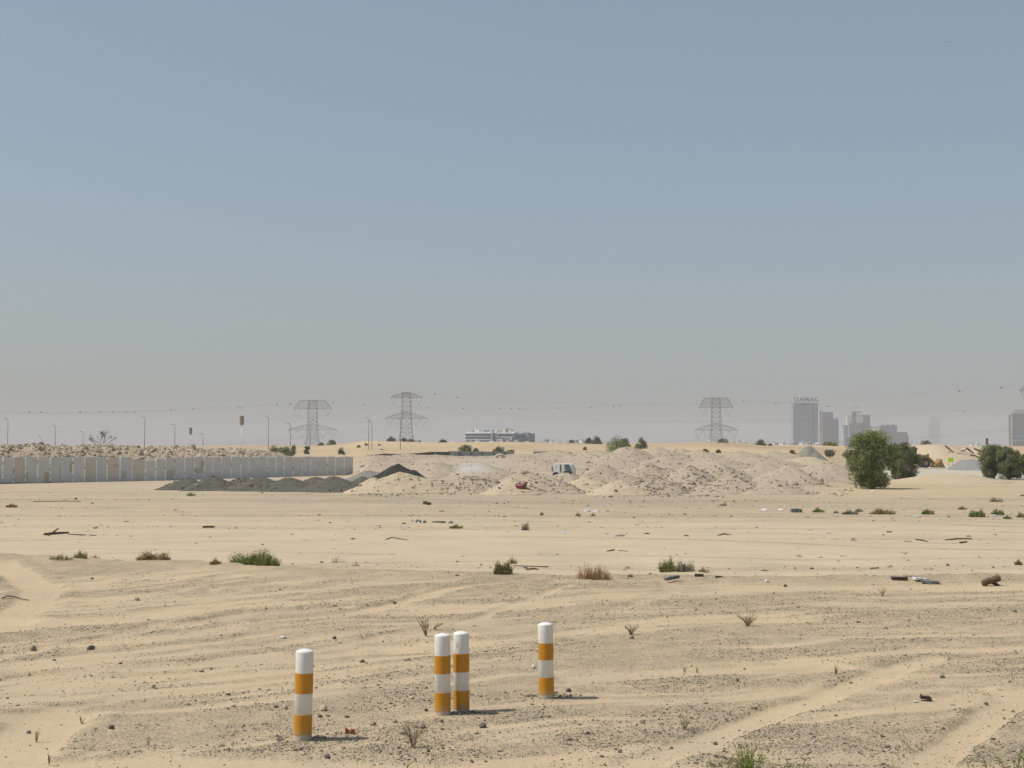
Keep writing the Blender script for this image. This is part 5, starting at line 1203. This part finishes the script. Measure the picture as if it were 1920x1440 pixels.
def loader():
    D = 203; x, z = atD(1737, 877, D); k = mpp(D); root = empty('wheel_loader', (x, D, z), 'yellow wheel loader with its bucket down, half hidden by the tree', 'loader')
    def poly(nm, pts, d0, d1, mk, par=root):
        n = len(pts); V = [(a * k, d0, b * k) for a, b in pts] + [(a * k, d1, b * k) for a, b in pts]; m = MB()
        m.add(V, [tuple(range(n)), tuple(range(2 * n - 1, n - 1, -1))] + [(i, n + i, n + (i + 1) % n, (i + 1) % n) for i in range(n)]); return m.build(nm, M[mk], par)
    poly('rear_body', [(-62, 8), (-28, 6), (-26, 20), (-30, 24), (-60, 24), (-64, 18)], .3, 1.9, 'yellow')
    c = poly('cab', [(-34, 18), (-17, 18), (-15.5, 22), (-16.5, 34), (-33, 34)], .45, 1.75, 'hvglass')
    poly('roof', [(-35.5, 34), (-14.5, 34), (-15.5, 37.5), (-34.5, 37.5)], .35, 1.85, 'rust_brown', c)
    for a in (-33.5, -17): poly('pillar', [(a, 18), (a + 1.2, 18), (a + 1.2, 34), (a, 34)], .42, .46, 'yellow', c)
    poly('front_frame', [(-26, 8), (6, 9), (10, 18), (4, 21), (-16, 22), (-26, 20)], .7, 1.5, 'yellow')
    for d in (.55, 1.45): poly('lift_arm', [(-14, 18), (-2, 19.5), (9, 15), (17, 6), (20, 3), (21, 6.5), (13, 16), (4, 22.5), (-14, 22)], d, d + .18, 'yellow')
    poly('tilt_link', [(5, 15), (8, 15), (9, 26), (6, 26.5)], .95, 1.2, 'yellow')
    poly('hydraulic_ram', [(-14, 24), (6, 22), (6, 23.2), (-14, 25.4)], 1.0, 1.15, 'steel')
    poly('bucket', [(14, 3), (16, 0.5), (35, 0), (34, 3), (30, 10), (29, 17), (26, 13), (19, 8)], -.1, 2.3, 'yellow')
    for c_ in (0, -46):
        for d in (.1, 1.75):
            m = MB(); m.bar((c_ * k, d, 8.4 * k), (c_ * k, d + .42, 8.4 * k), 8.6 * k, n=26); w_ = m.build('wheel', M['rubber'], root)
            m = MB(); m.bar((c_ * k, d - .02, 8.4 * k), (c_ * k, d + .1, 8.4 * k), 4.2 * k, n=18); m.build('rim', M['stone_mid'], w_)
loader()
def lime_board():
    D = 203; x, z = atD(1783, 874, D); k = mpp(D); root = empty('lime_board', (x, D, z), 'bright lime green board beside the bluish gravel heap', 'board')
    m = MB(); m.box(-5 * k, 4.6 * k, -.02, .03, 8 * k, 15.5 * k); m.build('panel', M['lime'], root)
    for a in (-4, 3.5): m = MB(); m.box(a * k, (a + .6) * k, .035, .09, -.2, 14 * k); m.build('post', M['steel'], root)
lime_board()
def shaded_gullies():  # dark brown bars put in for the shade of gullies in the bank
    for i, (a, b, c, d, th) in enumerate([(1772, 836, 1788, 848, 2.6), (1790, 850, 1806, 852, 2.0), (1812, 840, 1826, 850, 3.2), (1826, 841, 1842, 848, 3.0), (1802, 846, 1812, 842, 2.0), (1820, 852, 1840, 859, 1.8)]):
        D = 252; xa, za = atD(a, b, D); xb, zb = atD(c, d, D); m = MB(); g = random.Random(i)
        P = [np.array([0, 0, 0]), np.array([(xb - xa) * .5, g.uniform(-.5, .5), (zb - za) * .5 + g.uniform(-.1, .1)]), np.array([xb - xa, 0, zb - za])]
        m.tube(P, [.6 * th * mpp(D), th * mpp(D) * .65, .4 * th * mpp(D)], n=5); o = m.build('rusty_slab', M['rust_brown']); o.location = (xa, D, za)
        tag(o, ['long rusty brown slab slanting down at the left of the streaked bank', 'low flat rusty slab in the middle of the streaked bank', 'thick slanting rusty slab near the right hand trees', 'rightmost rusty slab just above the right hand trees', 'short rusty slab tilted up in the streaked bank', 'lowest thin rusty slab on the streaked bank'][i], 'slab', 'rusty slabs on the sand bank')
shaded_gullies()

# ------------------------------------------------------------------ lamp posts, tall signs
def lamp(px, pyt, pyb, D, arm, label, th=1.0, double=False):
    x, zt = atD(px, pyt, D); _, zb = atD(px, pyb, D); zb = min(zb, hz(x, D)); root = empty('street_lamp', (x, D, zb), label, 'street lamp', 'street lamps behind the wall'); k = mpp(D); h = zt - zb
    m = MB(); r = .55 * k * th; m.tube([(0, 0, -.3), (0, 0, h * .5), (0, 0, h)], [r * 1.15, r, r * .8], n=8); m.build('pole', M['steel'], root, smooth=True)
    for s in ((-1, 1) if double else (arm,)):
        m = MB(); m.tube([(0, 0, h - .05), (s * 3.2 * k, 0, h + .6 * k)], [r * .7, r * .5], n=6); m.build('arm', M['steel'], root)
        m = MB(); m.box(min(s * 2.6 * k, s * 6.2 * k), max(s * 2.6 * k, s * 6.2 * k), -.15, .15, h + .3 * k, h + 1.4 * k); m.build('lamp_head', M['steel'], root)
lamp(15, 786.5, 833, 420, -1, 'street lamp with an arm to the left, nearest the left edge')
lamp(104, 799, 834, 560, -1, 'shorter street lamp second from the left edge')
lamp(156, 810, 836, 800, -1, 'very faint short street lamp left of the leafless tree')
lamp(271.5, 782.5, 842, 400, -1, 'tall street lamp right of the leafless tree')
lamp(328, 796.5, 842, 450, -1, 'street lamp left of the small tall sign')
lamp(381, 814, 840, 760, -1, 'faint low street lamp right of the small tall sign')
lamp(503.5, 781.5, 853, 340, -1, 'tall street lamp rising from the green thicket')
lamp(544.5, 795, 848, 400, -1, 'street lamp rising just left of the left pylon')
lamp(582, 788, 838, 420, 1, 'plain lamp post in front of the left pylon', th=.8)
lamp(691.5, 783.5, 852, 330, -1, 'left and taller of the twin lamp posts between the two pylons')
lamp(697.5, 790.5, 852, 330, -1, 'right and lower of the twin lamp posts between the two pylons')
lamp(751, 786, 852, 330, -1, 'lamp post in front of the taller pylon')
def tall_sign(px, pt, pm, pb, w_, D, label):
    x, zt = atD(px, pt, D); _, zm = atD(px, pm, D); _, zb = atD(px, pb, D); k = mpp(D); root = empty('tall_sign', (x, D, zb - 1), label, 'sign', 'tall pole signs behind the wall')
    m = MB(); m.tube([(0, 0, 0), (0, 0, zm - zb + 1.1)], [.9 * k, .7 * k], n=10); m.build('pole', M['villa_white'], root, smooth=True)
    m = MB(); h0 = zm - zb + 1; h1 = zt - zb + 1; m.lathe([(w_ * k * .25, h0), (w_ * k * .48, h0 + .12 * (h1 - h0)), (w_ * k * .5, h1 - .5 * k), (w_ * k * .42, h1)], 20); m.build('sign_head', M['sign_tan'], root, smooth=False)
tall_sign(453.5, 779.5, 797, 843, 8, 430, 'taller pole sign with a brown upright head, left of the green thicket')
tall_sign(357.5, 801.5, 814.5, 842, 6, 560, 'small pole sign with a brown upright head, between two street lamps')
stick_x, stick_z = atD(86, 833, 158); m = MB(); m.tube([(0, 0, -.3), (-14 * mpp(158), 0, 18 * mpp(158))], [.035, .02], n=5); o = m.build('leaning_pole', M['steel']); o.location = (stick_x, 158, stick_z); tag(o, 'thin pole leaning left on the rocky bank', 'pole')

# ------------------------------------------------------------------ pylons and wires
def pylon(cx, D, y_top, y_ua, y_la, y_arch, base, w_top, w_ua, w_la, label, yaw=0, nm_top=True):
    k = mpp(D); x, z0 = atD(cx, base, D); z0 = 0.0; root = empty('power_pylon', (x, D, z0), label, 'pylon', 'high voltage pylons')
    def Z(py): return atD(cx, py, D)[1]
    rl, rb = .15, .075
    zt, zu, zl, za = Z(y_top), Z(y_ua), Z(y_la), Z(y_arch); zwaist = zl - (zu - zl) * .35
    wb = 2.6; wm = 4.2 * k * 1.2
    ww = 8.5 * k / 2 * 1.9; base_w = 15 * k / 1.0
    prof = [(0, 17 * k), (zl * .5, 11 * k), (zl, 8.5 * k), (zu, 8 * k), (zt, 7 * k)]
    def hw(z): return float(np.interp(z, [p[0] for p in prof], [p[1] for p in prof]))
    m = MB(); lv = [0, .14 * zl, .28 * zl, .42 * zl, .55 * zl, .68 * zl, .82 * zl, zl, *np.linspace(zl, zu, 6)[1:], *np.linspace(zu, zt, 3)[1:]]
    for a, b in zip(lv[:-1], lv[1:]):
        ha, hb = hw(a), hw(b); ca = [(-ha, -ha, a), (ha, -ha, a), (ha, ha, a), (-ha, ha, a)]; cb = [(-hb, -hb, b), (hb, -hb, b), (hb, hb, b), (-hb, hb, b)]
        for i in range(4):
            m.bar(ca[i], cb[i], rl); m.bar(ca[i], cb[(i + 1) % 4], rb); m.bar(ca[(i + 1) % 4], cb[i], rb); m.bar(cb[i], cb[(i + 1) % 4], rb)
    m.build('mast', M['steel_warm'], root)
    def arm(zb_, z_arch, halfw, tophalf, flat):
        q = MB(); n = 8; hd = hw(zb_)
        for s in (-1, 1):
            for d in (-1, 1):
                pb = [np.array([s * halfw * t / n, d * hd * (1 - .8 * t / n), zb_]) for t in range(n + 1)]
                pt_ = [np.array([s * halfw * t / n, d * hd * (1 - .8 * t / n), zb_ + (z_arch - zb_) * ((1 if t / n <= tophalf / halfw else (1 - t / n) / (1 - tophalf / halfw)) if flat else 1 - (t / n) ** 1.4)]) for t in range(n + 1)]
                for i in range(n):
                    q.bar(pb[i], pb[i + 1], rl * .85); q.bar(pt_[i], pt_[i + 1], rl * .85); q.bar(pb[i], pt_[i], rb); q.bar(pb[i + 1], pt_[i], rb)
            for t in range(0, n + 1, 2): q.bar((s * halfw * t / n, -hd * (1 - .8 * t / n), zb_), (s * halfw * t / n, hd * (1 - .8 * t / n), zb_), rb)
        q.build('cross_arm', M['steel_warm'], root)
    arm(zu, zt, w_ua * k / 2, w_top * k / 2, w_top > 40); arm(zl, za, w_la * k / 2, w_la * k / 4, False)
    att = []
    for zz, hwid, outs in ((zu, w_ua * k / 2, (.75,)), (zl, w_la * k / 2, (.80, .42))):
        dr = (zu - zl) * .36
        for s in (-1, 1):
            for f in outs:
                c = s * hwid * f; dx = hwid * .19; q = MB(); q.bar((c - dx, 0, zz), (c, 0, zz - dr), rb * 1.7); q.bar((c + dx, 0, zz), (c, 0, zz - dr), rb * 1.7); q.build('insulator', M['steel_warm'], root)
                att.append((x + c, D, zz - dr))
    tips = [(x - w_top * k / 2, D, zt), (x + w_top * k / 2, D, zt)]
    return att, tips
P1 = pylon(586, 1230, 750.5, 766.5, 806.5, 795, 838, 46, 73, 94, 'left pylon, double armed lattice, seen behind the lamp posts')
P2 = pylon(762, 1080, 735.5, 745.5, 784.5, 772, 830, 36, 62, 80, 'second pylon from the left, tallest, with an arched top arm')
P3 = pylon(1343, 1180, 746, 764.5, 807, 794, 835, 44, 63, 83, 'pylon standing alone between the heaps and the towers')
P4 = pylon(1957, 900, 716, 733, 782, 770, 838, 50, 88, 74, 'pylon mostly outside the right edge, only arm tips showing')
def cable(a, b, sag, label, name='power_cable', n=48, r=.022):
    a = np.array(a); b = np.array(b); P = [a + (b - a) * t - np.array([0, 0, 4 * sag * t * (1 - t)]) for t in np.linspace(0, 1, n)]
    m = MB(); m.tube([p - a for p in P], r, n=4); o = m.build(name, M['wire']); o.location = a; tag(o, label, 'cable', 'power cables'); return a, b, sag
def far(P, px, D): 
    att, tips = P; x0 = (px - 960) / F * D; c = np.mean([t[0] for t in tips])
    return [(x0 + (p[0] - c), D, p[2]) for p in att], [(x0 + (p[0] - c), D, p[2]) for p in tips]
L1 = far(P1, -420, 1180); L2 = far(P2, -560, 1080); R3 = far(P3, 2500, 1250)
EW = {}
for key, A, B, sag, where in (('1L', P1, L1, 13, 'left from the left pylon'), ('2L', P2, L2, 17, 'left from the tallest pylon'), ('13', P1, P3, 9, 'between the left pylon and the lone right pylon'),
                              ('24', P2, P4, 13, 'between the tallest pylon and the pylon at the right edge'), ('3R', P3, R3, 12, 'right from the lone right pylon')):
    for i in range(6): cable(A[0][i], B[0][i], sag, f'sagging power cable running {where}')
    for i in range(2): EW[(key, i)] = cable(A[1][i], B[1][i], sag * .9, f'thin top earth wire running {where}', 'earth_wire')
def ball(px, py, mk):
    best = None
    for key, (a, b, sag) in EW.items():
        for t in np.linspace(.03, .97, 400):
            p = a + (b - a) * t - np.array([0, 0, 4 * sag * t * (1 - t)]); d = p - np.array([0, 0, H])
            qx = 960 + d[0] / (d[1] * math.cos(PITCH) + d[2] * math.sin(PITCH)) * F
            if abs(qx - px) < 2.5:
                qy = 720 - (-d[1] * math.sin(PITCH) + d[2] * math.cos(PITCH)) / (d[1] * math.cos(PITCH) + d[2] * math.sin(PITCH)) * F
                if best is None or abs(qy - py) < best[0]: best = (abs(qy - py), p)
    if best is None: return
    o = fast_mesh('marker_ball', I1[0] * .6, I1[1], M[mk], smooth=True); o.location = best[1]
    tag(o, {'ball_dark': 'dark', 'ball_red': 'red', 'ball_white': 'white'}[mk] + ' aircraft warning ball strung on a top earth wire against the sky', 'marker ball', 'aircraft warning balls')
for px, py, c in [(57, 760, 0), (78, 764, 0), (150, 767, 0), (188, 767, 0), (211, 769, 0), (238, 775, 0), (253, 774, 0), (321, 769, 0), (360, 765, 1), (381, 772, 2), (452, 765, 0), (521, 765, 0), (544, 758, 0),
                  (626, 755, 0), (680, 761, 0), (815, 739, 0), (857, 747, 0), (799, 767, 0), (867, 768, 0), (937, 762, 0), (957, 769, 0), (998, 757, 2), (974, 771, 1), (1047, 766, 0), (1108, 764, 0), (1153, 765, 0), (1165, 765, 1),
                  (1281, 767, 2), (1393, 753, 0), (1455, 765, 0), (1551, 764, 0), (1605, 766, 0), (1628, 756, 2), (1686, 746, 2), (1807, 772, 1), (1800, 741, 0), (1876, 726, 0)]:
    ball(px, py, ['ball_dark', 'ball_red', 'ball_white'][c])
# bird high in the sky
def bird():
    D = 220; x, z = atD(1780, 79, D); root = empty('bird', (x, D, z), 'tiny dark bird gliding high at the upper right', 'bird')
    m = MB(); m.tube([(-.22, 0, 0), (-.12, 0, .02), (.05, 0, .02), (.18, 0, .04), (.25, 0, .03)], [.015, .05, .06, .035, .008], n=8)
    for s in (-1, 1):
        m.add([(-.08, 0, .03), (.1, 0, .04), (.04, s * .32, .12), (-.06, s * .3, .11), (-.14, s * .55, .06), (-.18, s * .53, .06)], [(0, 1, 2, 3), (3, 2, 4, 5)])
    m.build('body', M['cloth_dark'], root); root.rotation_euler = (0, 0, 1.2)
bird()

# ------------------------------------------------------------------ towers
def tower(root, D, x0, x1, yt, yb, wall, glass, nfl, depth=22, inset=0, vertical=False, lo=.1, hi=.95, frac=.55):
    """block from photo columns x0..x1, rows yt..yb, ribbon windows floor by floor"""
    L0 = np.array(root.location); xa, zt = atD(x0, yt, D); xb, _ = atD(x1, yt, D); zb = -1.0; depth = max(6, depth * .45)
    m = MB(); m.box(xa, xb, D + inset, D + inset + depth, zb, zt); m.box(xa - .3, xb + .3, D + inset - .3, D + inset + depth + .3, zt + .002, zt + 1.0); b = m.build('wall', M[wall], root, loc=L0)
    if glass:
        h = zt / nfl; 
        if vertical:
            n = nfl; w_ = (xb - xa) / n
            for i in range(n):
                m = MB(); m.box(xa + w_ * (i + .2), xa + w_ * (i + .75), D + inset - .25, D + inset - .02, 3, zt - 3); m.build('window', M[glass], b, loc=L0)
        else:
            for i in range(nfl):
                z0 = h * i + h * .25; m = MB(); m.box(xa + (xb - xa) * lo * .3, xb - (xb - xa) * (1 - hi), D + inset - .25, D + inset - .02, z0, z0 + h * frac)
                m.box(xb + .02, xb + .25, D + inset + 1.0, D + inset + depth - 1.0, z0, z0 + h * frac)
                m.build('window', M[glass], b, loc=L0)
    return b
def text_mesh(s, size, ext, mk, parent, loc, sx=1.0):
    cu = bpy.data.curves.new('lettering', 'FONT'); cu.body = s; cu.size = size; cu.extrude = ext; cu.align_x = 'CENTER'; cu.space_character = 1.08; cu.offset = size * .03
    o = bpy.data.objects.new('tmp', cu); sc.collection.objects.link(o); dg = bpy.context.evaluated_depsgraph_get(); me = bpy.data.meshes.new_from_object(o.evaluated_get(dg)); bpy.data.objects.remove(o)
    me.materials.clear(); me.materials.append(M[mk]); t = bpy.data.objects.new('lettering', me); sc.collection.objects.link(t); t.parent = parent
    t.location = loc; t.rotation_euler = (math.pi / 2, 0, 0); t.scale = (sx, 1, 1); return t
D1 = 2500
rt = empty('office_tower', (atD(1511, 833, D1)[0], D1, 0), 'tall pale office tower with dark rooftop letters, left of the skyline group', 'tower'); L0 = np.array(rt.location)
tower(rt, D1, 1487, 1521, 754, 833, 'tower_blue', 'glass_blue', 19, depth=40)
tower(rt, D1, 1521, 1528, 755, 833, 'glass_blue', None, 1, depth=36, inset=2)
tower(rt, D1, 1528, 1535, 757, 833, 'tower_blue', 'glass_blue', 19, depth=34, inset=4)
xa, z1 = atD(1489.5, 755.5, D1); xb, z2 = atD(1533, 752.5, D1)
m = MB(); m.box(xa, xb, D1 - 1.0, D1 + 17, z1, z2 + .5); m.build('crown_band', M['villa_white'], rt, loc=L0)
for a, b in ((1493, 1502.5), (1504.5, 1513), (1514.5, 1519)):
    xa, z1 = atD(a, 760, D1); xb, z2 = atD(b, 755.8, D1); m = MB(); m.box(xa, xb, D1 - 1.4, D1 - .5, z1, z2); m.build('window', M['glass_dark'], rt, loc=L0)
xc, zc = atD(1511.5, 752, D1); text_mesh('DAMAC', 8.8, .6, 'rubber', rt, (xc - L0[0], -1.0, zc), 1.32)
# stepped block beside it
rt = empty('apartment_tower', (atD(1554, 833, 2560)[0], 2560, 0), 'stepped grey tower with a cream corner, right of the lettered tower', 'tower'); L0 = np.array(rt.location)
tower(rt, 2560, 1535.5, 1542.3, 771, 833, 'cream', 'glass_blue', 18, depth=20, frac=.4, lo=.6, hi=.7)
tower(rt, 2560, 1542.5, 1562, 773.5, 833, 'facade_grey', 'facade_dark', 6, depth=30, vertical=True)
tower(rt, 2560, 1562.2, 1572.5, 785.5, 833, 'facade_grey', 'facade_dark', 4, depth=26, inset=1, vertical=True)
# third tower group
rt = empty('apartment_tower', (atD(1607, 833, 2450)[0], 2450, 0), 'grey tower with cream upper blocks and a capped middle, behind the largest tree', 'tower'); L0 = np.array(rt.location)
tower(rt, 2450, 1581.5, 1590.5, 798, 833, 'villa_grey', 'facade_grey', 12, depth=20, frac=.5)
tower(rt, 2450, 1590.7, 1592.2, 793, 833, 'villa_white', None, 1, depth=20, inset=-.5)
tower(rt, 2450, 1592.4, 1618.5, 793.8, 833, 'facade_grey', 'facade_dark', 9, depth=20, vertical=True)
tower(rt, 2450, 1589, 1598.6, 779, 833, 'cream', None, 1, depth=18, inset=3)
tower(rt, 2450, 1599, 1607, 774, 833, 'facade_grey', None, 1, depth=18, inset=6)
tower(rt, 2450, 1607.2, 1619, 777.5, 833, 'cream', None, 1, depth=18, inset=3)
tower(rt, 2450, 1619.2, 1631.5, 779, 833, 'facade_grey', 'facade_dark', 4, depth=24, inset=1, vertical=True)
m = MB(); xa, z1 = atD(1601, 773.5, 2450); xb, z2 = atD(1616.5, 771.5, 2450); m.box(xa, xb, 2453, 2459, z1, z2); m.build('roof_cap', M['facade_dark'], rt, loc=L0)
rt = empty('apartment_tower', (atD(1668, 833, 2450)[0], 2450, 0), 'lower stepped grey building right of and behind the largest tree', 'tower'); L0 = np.array(rt.location)
tower(rt, 2450, 1634.5, 1649.5, 800.5, 833, 'cream', None, 1, depth=20)
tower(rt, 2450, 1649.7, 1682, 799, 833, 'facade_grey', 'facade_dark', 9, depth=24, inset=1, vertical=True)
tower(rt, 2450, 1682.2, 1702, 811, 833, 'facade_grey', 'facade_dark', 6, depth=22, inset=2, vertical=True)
tower(rt, 2450, 1702.2, 1704.5, 817, 833, 'facade_grey', None, 1, depth=20, inset=3)
for a, b in ((1655, 1659), (1664, 1669), (1673, 1679)):
    xa, z1 = atD(a, 799, 2450); xb, z2 = atD(b, 796.8, 2450); m = MB(); m.box(xa, xb, 2455, 2462, z1 + .9, z2 + .9); m.build('roof_room', M['facade_grey'], rt, loc=L0)
rt = empty('distant_tower', (atD(1752, 833, 6300)[0], 6300, 0), 'ghostly pair of tower shafts almost lost in the haze', 'tower')
tower(rt, 6300, 1742.5, 1752, 782.5, 834, 'facade_grey', None, 1, depth=40); tower(rt, 6300, 1753.5, 1762.5, 786, 834, 'facade_grey', None, 1, depth=40)
D5 = 2000
rt = empty('red_tower', (atD(1908, 833, D5)[0], D5, 0), 'tower with a white edge strip and reddish upper floors at the right edge', 'tower'); L0 = np.array(rt.location)
tower(rt, D5, 1893.5, 1895.3, 779, 833, 'facade_red', None, 1, depth=8, inset=.5)
tower(rt, D5, 1895.4, 1898.2, 778.5, 833, 'cream', None, 1, depth=24, inset=-.4)
tower(rt, D5, 1898.4, 1945, 776.5, 812, 'facade_red', 'facade_grey', 14, depth=14, frac=.4)
xa, z1 = atD(1898.4, 835, D5); xb, z2 = atD(1945, 811.5, D5); m = MB(); m.box(xa, xb, D5 - .9, D5 - .3, z1, z2); m.build('glazed_base', M['glass_blue'], rt, loc=L0)
for yy in (818, 826):
    xa, z1 = atD(1898.4, yy, D5); xb, z2 = atD(1945, yy - .8, D5); m = MB(); m.box(xa, xb, D5 - 1.3, D5 - .92, z1, z2); m.build('floor_band', M['villa_white'], rt, loc=L0)
m = MB(); xs_ = [atD(a, 776, D5)[0] for a in (1902, 1908, 1914, 1920, 1926, 1932)]; z1 = atD(1902, 776, D5)[1]; z2 = atD(1902, 768.5, D5)[1]
for a, b in zip(xs_[:-1], xs_[1:]): m.bar((a, D5 + 2, z1), (b, D5 + 2, z2), .35); m.bar((b, D5 + 2, z1), (a, D5 + 2, z2), .35); m.bar((a, D5 + 2, z2), (b, D5 + 2, z2), .35); m.bar((a, D5 + 2, z1), (a, D5 + 2, z2), .35)
m.build('roof_frame', M['facade_dark'], rt, loc=L0)

# white office block in the middle distance
D6 = 950
rt = empty('office_block', (atD(930, 833, D6)[0], D6, 0), 'long low white office block with dark ribbon windows on the dune skyline', 'office'); L0 = np.array(rt.location)
def bx(px0, px1, py0, py1, d0, d1, nm, mk, par=None, root=None, D=D6):
    r_ = root or rt; xa, z1 = atD(px0, py1, D); xb, z2 = atD(px1, py0, D); m = MB(); m.box(xa, xb, D + d0, D + d1, z1, z2); return m.build(nm, M[mk], par or r_, loc=np.array(r_.location))
bx(864.3, 921, 809.3, 836, 0, 9, 'left_wing', 'villa_white')
for y0, y1 in ((812.6, 816.9), (818.8, 822.6), (825, 828.5)): bx(865, 920, y0, y1, -.25, -.02, 'ribbon_window', 'glass_dark')
bx(921.1, 932, 812, 836, 1.5, 8, 'link', 'glass_blue')
bx(932.1, 967, 811, 836, 0, 9, 'right_wing', 'villa_white')
bx(967.1, 996, 813, 836, .5, 9, 'end_wing', 'facade_grey')
for a, b, y0, y1 in ((933, 966, 813.2, 818.2), (967.6, 990, 814.5, 818.5), (933, 942, 820, 823), (943, 960, 821, 824), (963, 995.5, 820, 826), (934, 966, 825, 829), (967.5, 995.5, 827.5, 832)):
    bx(a, b, y0, y1, -.28, -.02 if a < 967 else .48, 'ribbon_window', 'glass_dark')
for a, b, y0, y1, mk in ((870, 874, 806.5, 809, 'villa_grey'), (881, 884, 803, 809, 'cream'), (885.5, 890, 805, 809, 'villa_white'), (893, 900, 806.5, 809, 'villa_grey'), (903, 906, 807, 809, 'facade_red'), (914, 918, 806, 809, 'villa_grey'),
                         (923, 928, 806.5, 812, 'villa_white'), (936, 939, 805.5, 811, 'villa_grey'), (939.5, 946, 804.5, 811, 'cream'), (948, 952, 803.5, 811, 'facade_grey'), (953, 958, 805, 811, 'cream'), (956, 966, 809.5, 811, 'villa_white'), (976, 979, 810, 813, 'villa_white'), (982, 984, 811, 813, 'villa_white'), (986, 992, 811.5, 813, 'facade_grey')):
    bx(a, b, y0, y1, 2, 6, 'roof_unit', mk)
rt.rotation_euler = (0, 0, R(-32)); rt.scale = (1.06, 1, 1)
# villas: low white houses along the skyline
g = random.Random(21)
def villa(a, b, yt, D, label, grey=False):
    xa, zt = atD(a, yt, D); xb, _ = atD(b, yt, D); r_ = empty('villa', ((xa + xb) / 2, D, 0), label, 'villa', 'white villas along the skyline'); w_ = (xb - xa) / 2
    k = mpp(D); r_.rotation_euler = (0, 0, R(g.uniform(-58, -44))); w_ *= .86; dp = w_ * 1.5
    m = MB(); m.box(-w_, w_, 0, dp, -1, zt * .999); m.box(-w_ * 1.02, w_ * 1.02, -.2, dp + .2, zt + .002, zt + .5 * k); wl = m.build('wall', M['villa_grey' if grey else 'villa_white'], r_)
    if g.random() < .7:
        s = g.uniform(-.8, .2) * w_; m = MB(); m.box(s, s + w_ * .7, .2 * dp, .8 * dp, zt + .51 * k, zt + g.uniform(1.2, 2.4) * k); m.build('roof_room', M['villa_white'], r_)
    n = max(2, int(w_ / k / 2.2))
    for i in range(n):
        c = -w_ + 2 * w_ * (i + .5) / n; m = MB(); m.box(c - w_ / n * .35, c + w_ / n * .35, -.12, -.01, zt - 2.4 * k, zt - 1.2 * k); m.build('window', M['glass_dark'], wl)
VL = [(842, 855, 829), (856, 863.5, 828), (866, 873, 826.5), (876, 886, 827.5), (889, 898, 824.5), (902, 908, 829), (912, 929, 828.5), (934, 941, 824.5), (947, 955, 823), (962, 970, 826), (980, 993, 829),
      (1000, 1010, 829), (1011, 1018, 826.5), (1019, 1027, 824.5), (1028, 1036, 825), (1039, 1045, 829.5), (1046, 1052, 828), (1054, 1062, 829.5), (1074, 1083, 826), (1084, 1093, 823.5), (1094, 1099, 828),
      (1312, 1318, 829.5), (1324, 1333, 827), (1374, 1378, 828), (1379, 1387, 826.5), (1388, 1398, 828.5), (1399, 1413, 830.5), (1447, 1452, 828), (1453, 1458, 831), (1459, 1470, 829), (1471, 1484, 831.5), (1496, 1507, 829), (1508, 1514, 831), (1516, 1519, 830), (1521, 1541, 832), (1816, 1824, 835 - 4), (1826, 1834, 833 - 1)]
for i, (a, b, yt) in enumerate(VL):
    near_ = 'before the long office block' if b < 996 else 'right of the office block' if b < 1100 else 'near the lone pylon' if b < 1420 else 'at the foot of the lettered tower' if b < 1600 else 'beyond the sand bank at right'
    villa(a, b, yt, 800 + (i % 3) * 12, f'small white flat roofed villa on the skyline {near_}', i % 5 == 3)

# ------------------------------------------------------------------ dust blowing off the heaps, and the haze
def volume_mat(name, dens, col, soft=False, aniso=.0):
    m = bpy.data.materials.new(name); m.use_nodes = True; t = m.node_tree; t.nodes.clear(); out = t.nodes.new('ShaderNodeOutputMaterial')
    v = t.nodes.new('ShaderNodeVolumePrincipled'); v.inputs['Density'].default_value = dens; v.inputs['Color'].default_value = (*col, 1); v.inputs['Anisotropy'].default_value = aniso
    t.links.new(v.outputs[0], out.inputs['Volume'])
    if soft:
        tc = t.nodes.new('ShaderNodeTexCoord'); ln = t.nodes.new('ShaderNodeVectorMath'); ln.operation = 'LENGTH'; t.links.new(tc.outputs['Object'], ln.inputs[0])
        n = t.nodes.new('ShaderNodeTexNoise'); n.inputs['Scale'].default_value = 2.2; t.links.new(tc.outputs['Object'], n.inputs['Vector'])
        r = t.nodes.new('ShaderNodeMapRange'); r.inputs[1].default_value = 1; r.inputs[2].default_value = .15; r.inputs[3].default_value = 0; r.inputs[4].default_value = 1; t.links.new(ln.outputs['Value'], r.inputs[0])
        a = t.nodes.new('ShaderNodeMath'); a.operation = 'MULTIPLY'; t.links.new(r.outputs[0], a.inputs[0]); t.links.new(n.outputs[0], a.inputs[1])
        b = t.nodes.new('ShaderNodeMath'); b.operation = 'MULTIPLY'; b.inputs[1].default_value = dens * 2; t.links.new(a.outputs[0], b.inputs[0]); t.links.new(b.outputs[0], v.inputs['Density'])
    return m
for px, py, D, rx, rz, dn, lb in ((882, 880, 112, 1.9, .55, .55, 'white dust puff blowing between the spoil heaps'), (905, 872, 116, 3.0, .9, .13, 'thin dust veil drifting above the white puff')):
    x, z = atD(px, py, D); o = fast_mesh('dust_cloud', I2[0], I2[1], volume_mat('dust', dn, (.93, .93, .93), True), smooth=True)
    o.location = (x, D, z); o.scale = (rx, 1.6, rz); tag(o, lb, 'dust', kind='stuff')
m = MB(); m.box(-7100, 7100, -70, 9400, -3.0, 130)
o = m.build('haze', volume_mat('haze', HAZE_D, HAZE_C)); tag(o, kind='stuff')
